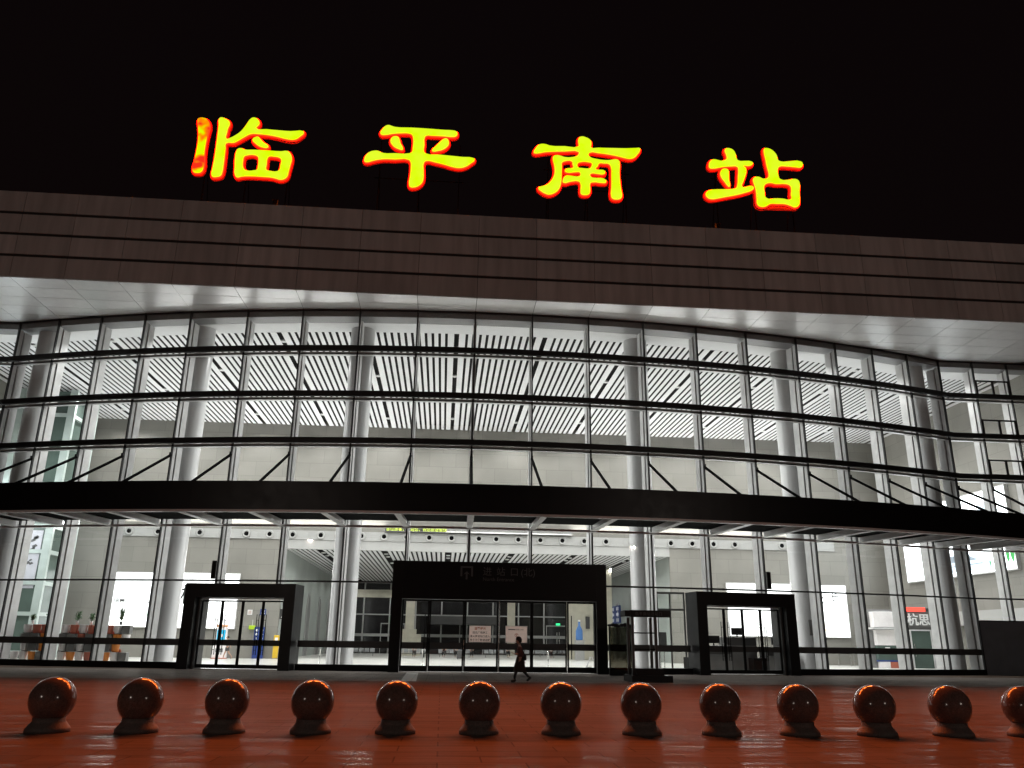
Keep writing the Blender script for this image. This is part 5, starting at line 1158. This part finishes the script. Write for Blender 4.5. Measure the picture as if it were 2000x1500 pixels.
# visitor walking left past the kiosk
P1 = thing('person', 'person in a grey top and shorts walking past the kiosk with the blue screen', 'person', (-17.1, 70.0, 0.02))
K = [(p[0], p[1], p[2], p[3]) for p in body]
skin_mesh('body', K, ed, M['skin'], P1)
skin_mesh('top', top, [(0, 1), (1, 2), (2, 3), (3, 4), (3, 5), (5, 6), (3, 7), (7, 8)], M['clothg'], P1)
skin_mesh('shorts', [(0.02, 0, .98, (.15, .13)), (0.02, 0, .88, (.15, .13)), (-.03, -.10, .72, .11), (-.08, -.10, .60, .10), (.05, .10, .72, .11), (.09, .10, .60, .10)], [(0, 1), (1, 2), (2, 3), (1, 4), (4, 5)], M['dgrey'], P1)
head(P1, (-0.05, 0, 1.645), 1.06, 0, False)
def sitter(x, y, rz, cl, label, standing=False):
    t = thing('person', label, 'person', (x, y, 0.02), rz)
    if standing:
        pts = [(0, 0, .95, (.13, .11)), (0, 0, 1.12, (.125, .10)), (0, 0, 1.38, (.15, .10)), (-.01, 0, 1.48, .055), (-.02, 0, 1.56, .05), (0, -.17, 1.38, .055), (.03, -.22, 1.12, .042), (-.05, -.2, .9, .03), (0, .17, 1.38, .055), (.03, .22, 1.12, .042), (-.05, .2, .9, .03),
               (0, -.09, .85, .09), (0, -.1, .48, .06), (0, -.1, .1, .04), (-.12, -.1, .04, .035), (0, .09, .85, .09), (.02, .1, .48, .06), (.02, .1, .1, .04), (-.1, .1, .04, .035)]
        e = [(0, 1), (1, 2), (2, 3), (3, 4), (2, 5), (5, 6), (6, 7), (2, 8), (8, 9), (9, 10), (0, 11), (11, 12), (12, 13), (13, 14), (0, 15), (15, 16), (16, 17), (17, 18)]; hz = 1.66
        tp = [(0, 0, .92, (.15, .13)), (0, 0, 1.15, (.145, .12)), (0, 0, 1.38, (.165, .115)), (0, -.17, 1.37, .07), (.02, -.2, 1.2, .06), (0, .17, 1.37, .07), (.02, .2, 1.2, .06)]
        lg = [(0, 0, .95, (.14, .12)), (0, -.09, .84, .1), (0, -.1, .48, .075), (0, -.1, .14, .06), (0, .09, .84, .1), (.02, .1, .48, .075), (.02, .1, .14, .06)]
        le = [(0, 1), (1, 2), (2, 3), (0, 4), (4, 5), (5, 6)]
    else:
        pts = [(0.08, 0, .56, (.13, .12)), (0.10, 0, .75, (.125, .10)), (0.05, 0, .98, (.15, .10)), (.0, 0, 1.08, .055), (-.03, 0, 1.15, .05), (.05, -.17, .98, .055), (.02, -.2, .76, .042), (-.2, -.1, .72, .03), (.05, .17, .98, .055), (.02, .2, .76, .042), (-.2, .1, .72, .03),
               (0.02, -.09, .55, .09), (-.36, -.1, .54, .065), (-.40, -.1, .12, .04), (-.5, -.1, .04, .035), (0.02, .09, .55, .09), (-.36, .1, .54, .065), (-.36, .1, .12, .04), (-.46, .1, .04, .035)]
        e = [(0, 1), (1, 2), (2, 3), (3, 4), (2, 5), (5, 6), (6, 7), (2, 8), (8, 9), (9, 10), (0, 11), (11, 12), (12, 13), (13, 14), (0, 15), (15, 16), (16, 17), (17, 18)]; hz = 1.25
        tp = [(0.08, 0, .58, (.15, .14)), (0.10, 0, .76, (.145, .12)), (0.05, 0, .97, (.165, .115)), (.05, -.17, .96, .07), (.03, -.19, .82, .06), (.05, .17, .96, .07), (.03, .19, .82, .06)]
        lg = [(0.08, 0, .56, (.14, .13)), (0.0, -.09, .55, .1), (-.36, -.1, .54, .08), (-.39, -.1, .18, .06), (0.0, .09, .55, .1), (-.36, .1, .54, .08), (-.37, .1, .18, .06)]
        le = [(0, 1), (1, 2), (2, 3), (0, 4), (4, 5), (5, 6)]
    skin_mesh('body', pts, e, M['skin'], t, 1)
    skin_mesh('top', tp, [(0, 1), (1, 2), (2, 3), (3, 4), (2, 5), (5, 6)], M[cl], t, 1)
    skin_mesh('trousers', lg, le, M['trouser'], t, 1)
    head(t, (-.05, 0, hz), 1.06)
sitter(-2.75, 87.7, R(90), 'clothw', 'seated person in white behind the leftmost main door pane')
sitter(0.3, 89.7, R(80), 'trouser', 'seated person in dark clothes behind the second main door pane')
sitter(1.5, 89.7, R(100), 'clothw', 'seated person in a white top right of the seated person in dark clothes')
sitter(2.3, 86.0, R(30), 'trouser', 'standing person in black between the seats behind the second main door pane', True)
sitter(3.2, 89.7, R(90), 'clothg', 'seated person in grey at the left edge of the orange-headed notice')
sitter(7.2, 91.7, R(95), 'clothw', 'seated person in white directly behind the pedestrian')
sitter(12.1, 93.8, R(85), 'whitep', 'seated person in a pale top behind the fifth main door pane')

# ------------------------------------------------------------------ plaza lamps behind the viewer (their glints show in the bollards)
for i, (x, y) in enumerate(((-38.0, -30.0), (41.0, -31.0))):
    t = thing('street_lamp', 'tall grey plaza lamp mast ' + ('left' if i == 0 else 'right') + ' of the viewpoint, behind it', 'street lamp', (x, y, 0), 0, 'plaza lamps behind the viewpoint')
    MB().lathe([(.25, 0), (.25, .4), (.16, .5), (.09, 16.6)], n=16).build('pole', M['dgrey'], t)
    MB().lathe([(.001, 8.6), (.30, 8.62), (.34, 8.75), (.10, 8.95), (.001, 9.0)], n=24).build('lamp_head', M['dgrey'], t, (0, 0, 8))
    MB().lathe([(.001, 8.50), (.20, 8.52), (.27, 8.60), (.001, 8.601)], n=24).build('lamp_lens', M['mastlens'], t, (0, 0, 8))
    L = bpy.data.lights.new('plaza_lamp', 'POINT'); L.energy = LAMP_W; L.shadow_soft_size = 0.22; L.color = (1, 0.84, 0.73)
    o = bpy.data.objects.new('plaza_lamp', L); COL.objects.link(o); o.location = (0, 0, 16.3); o.parent = t
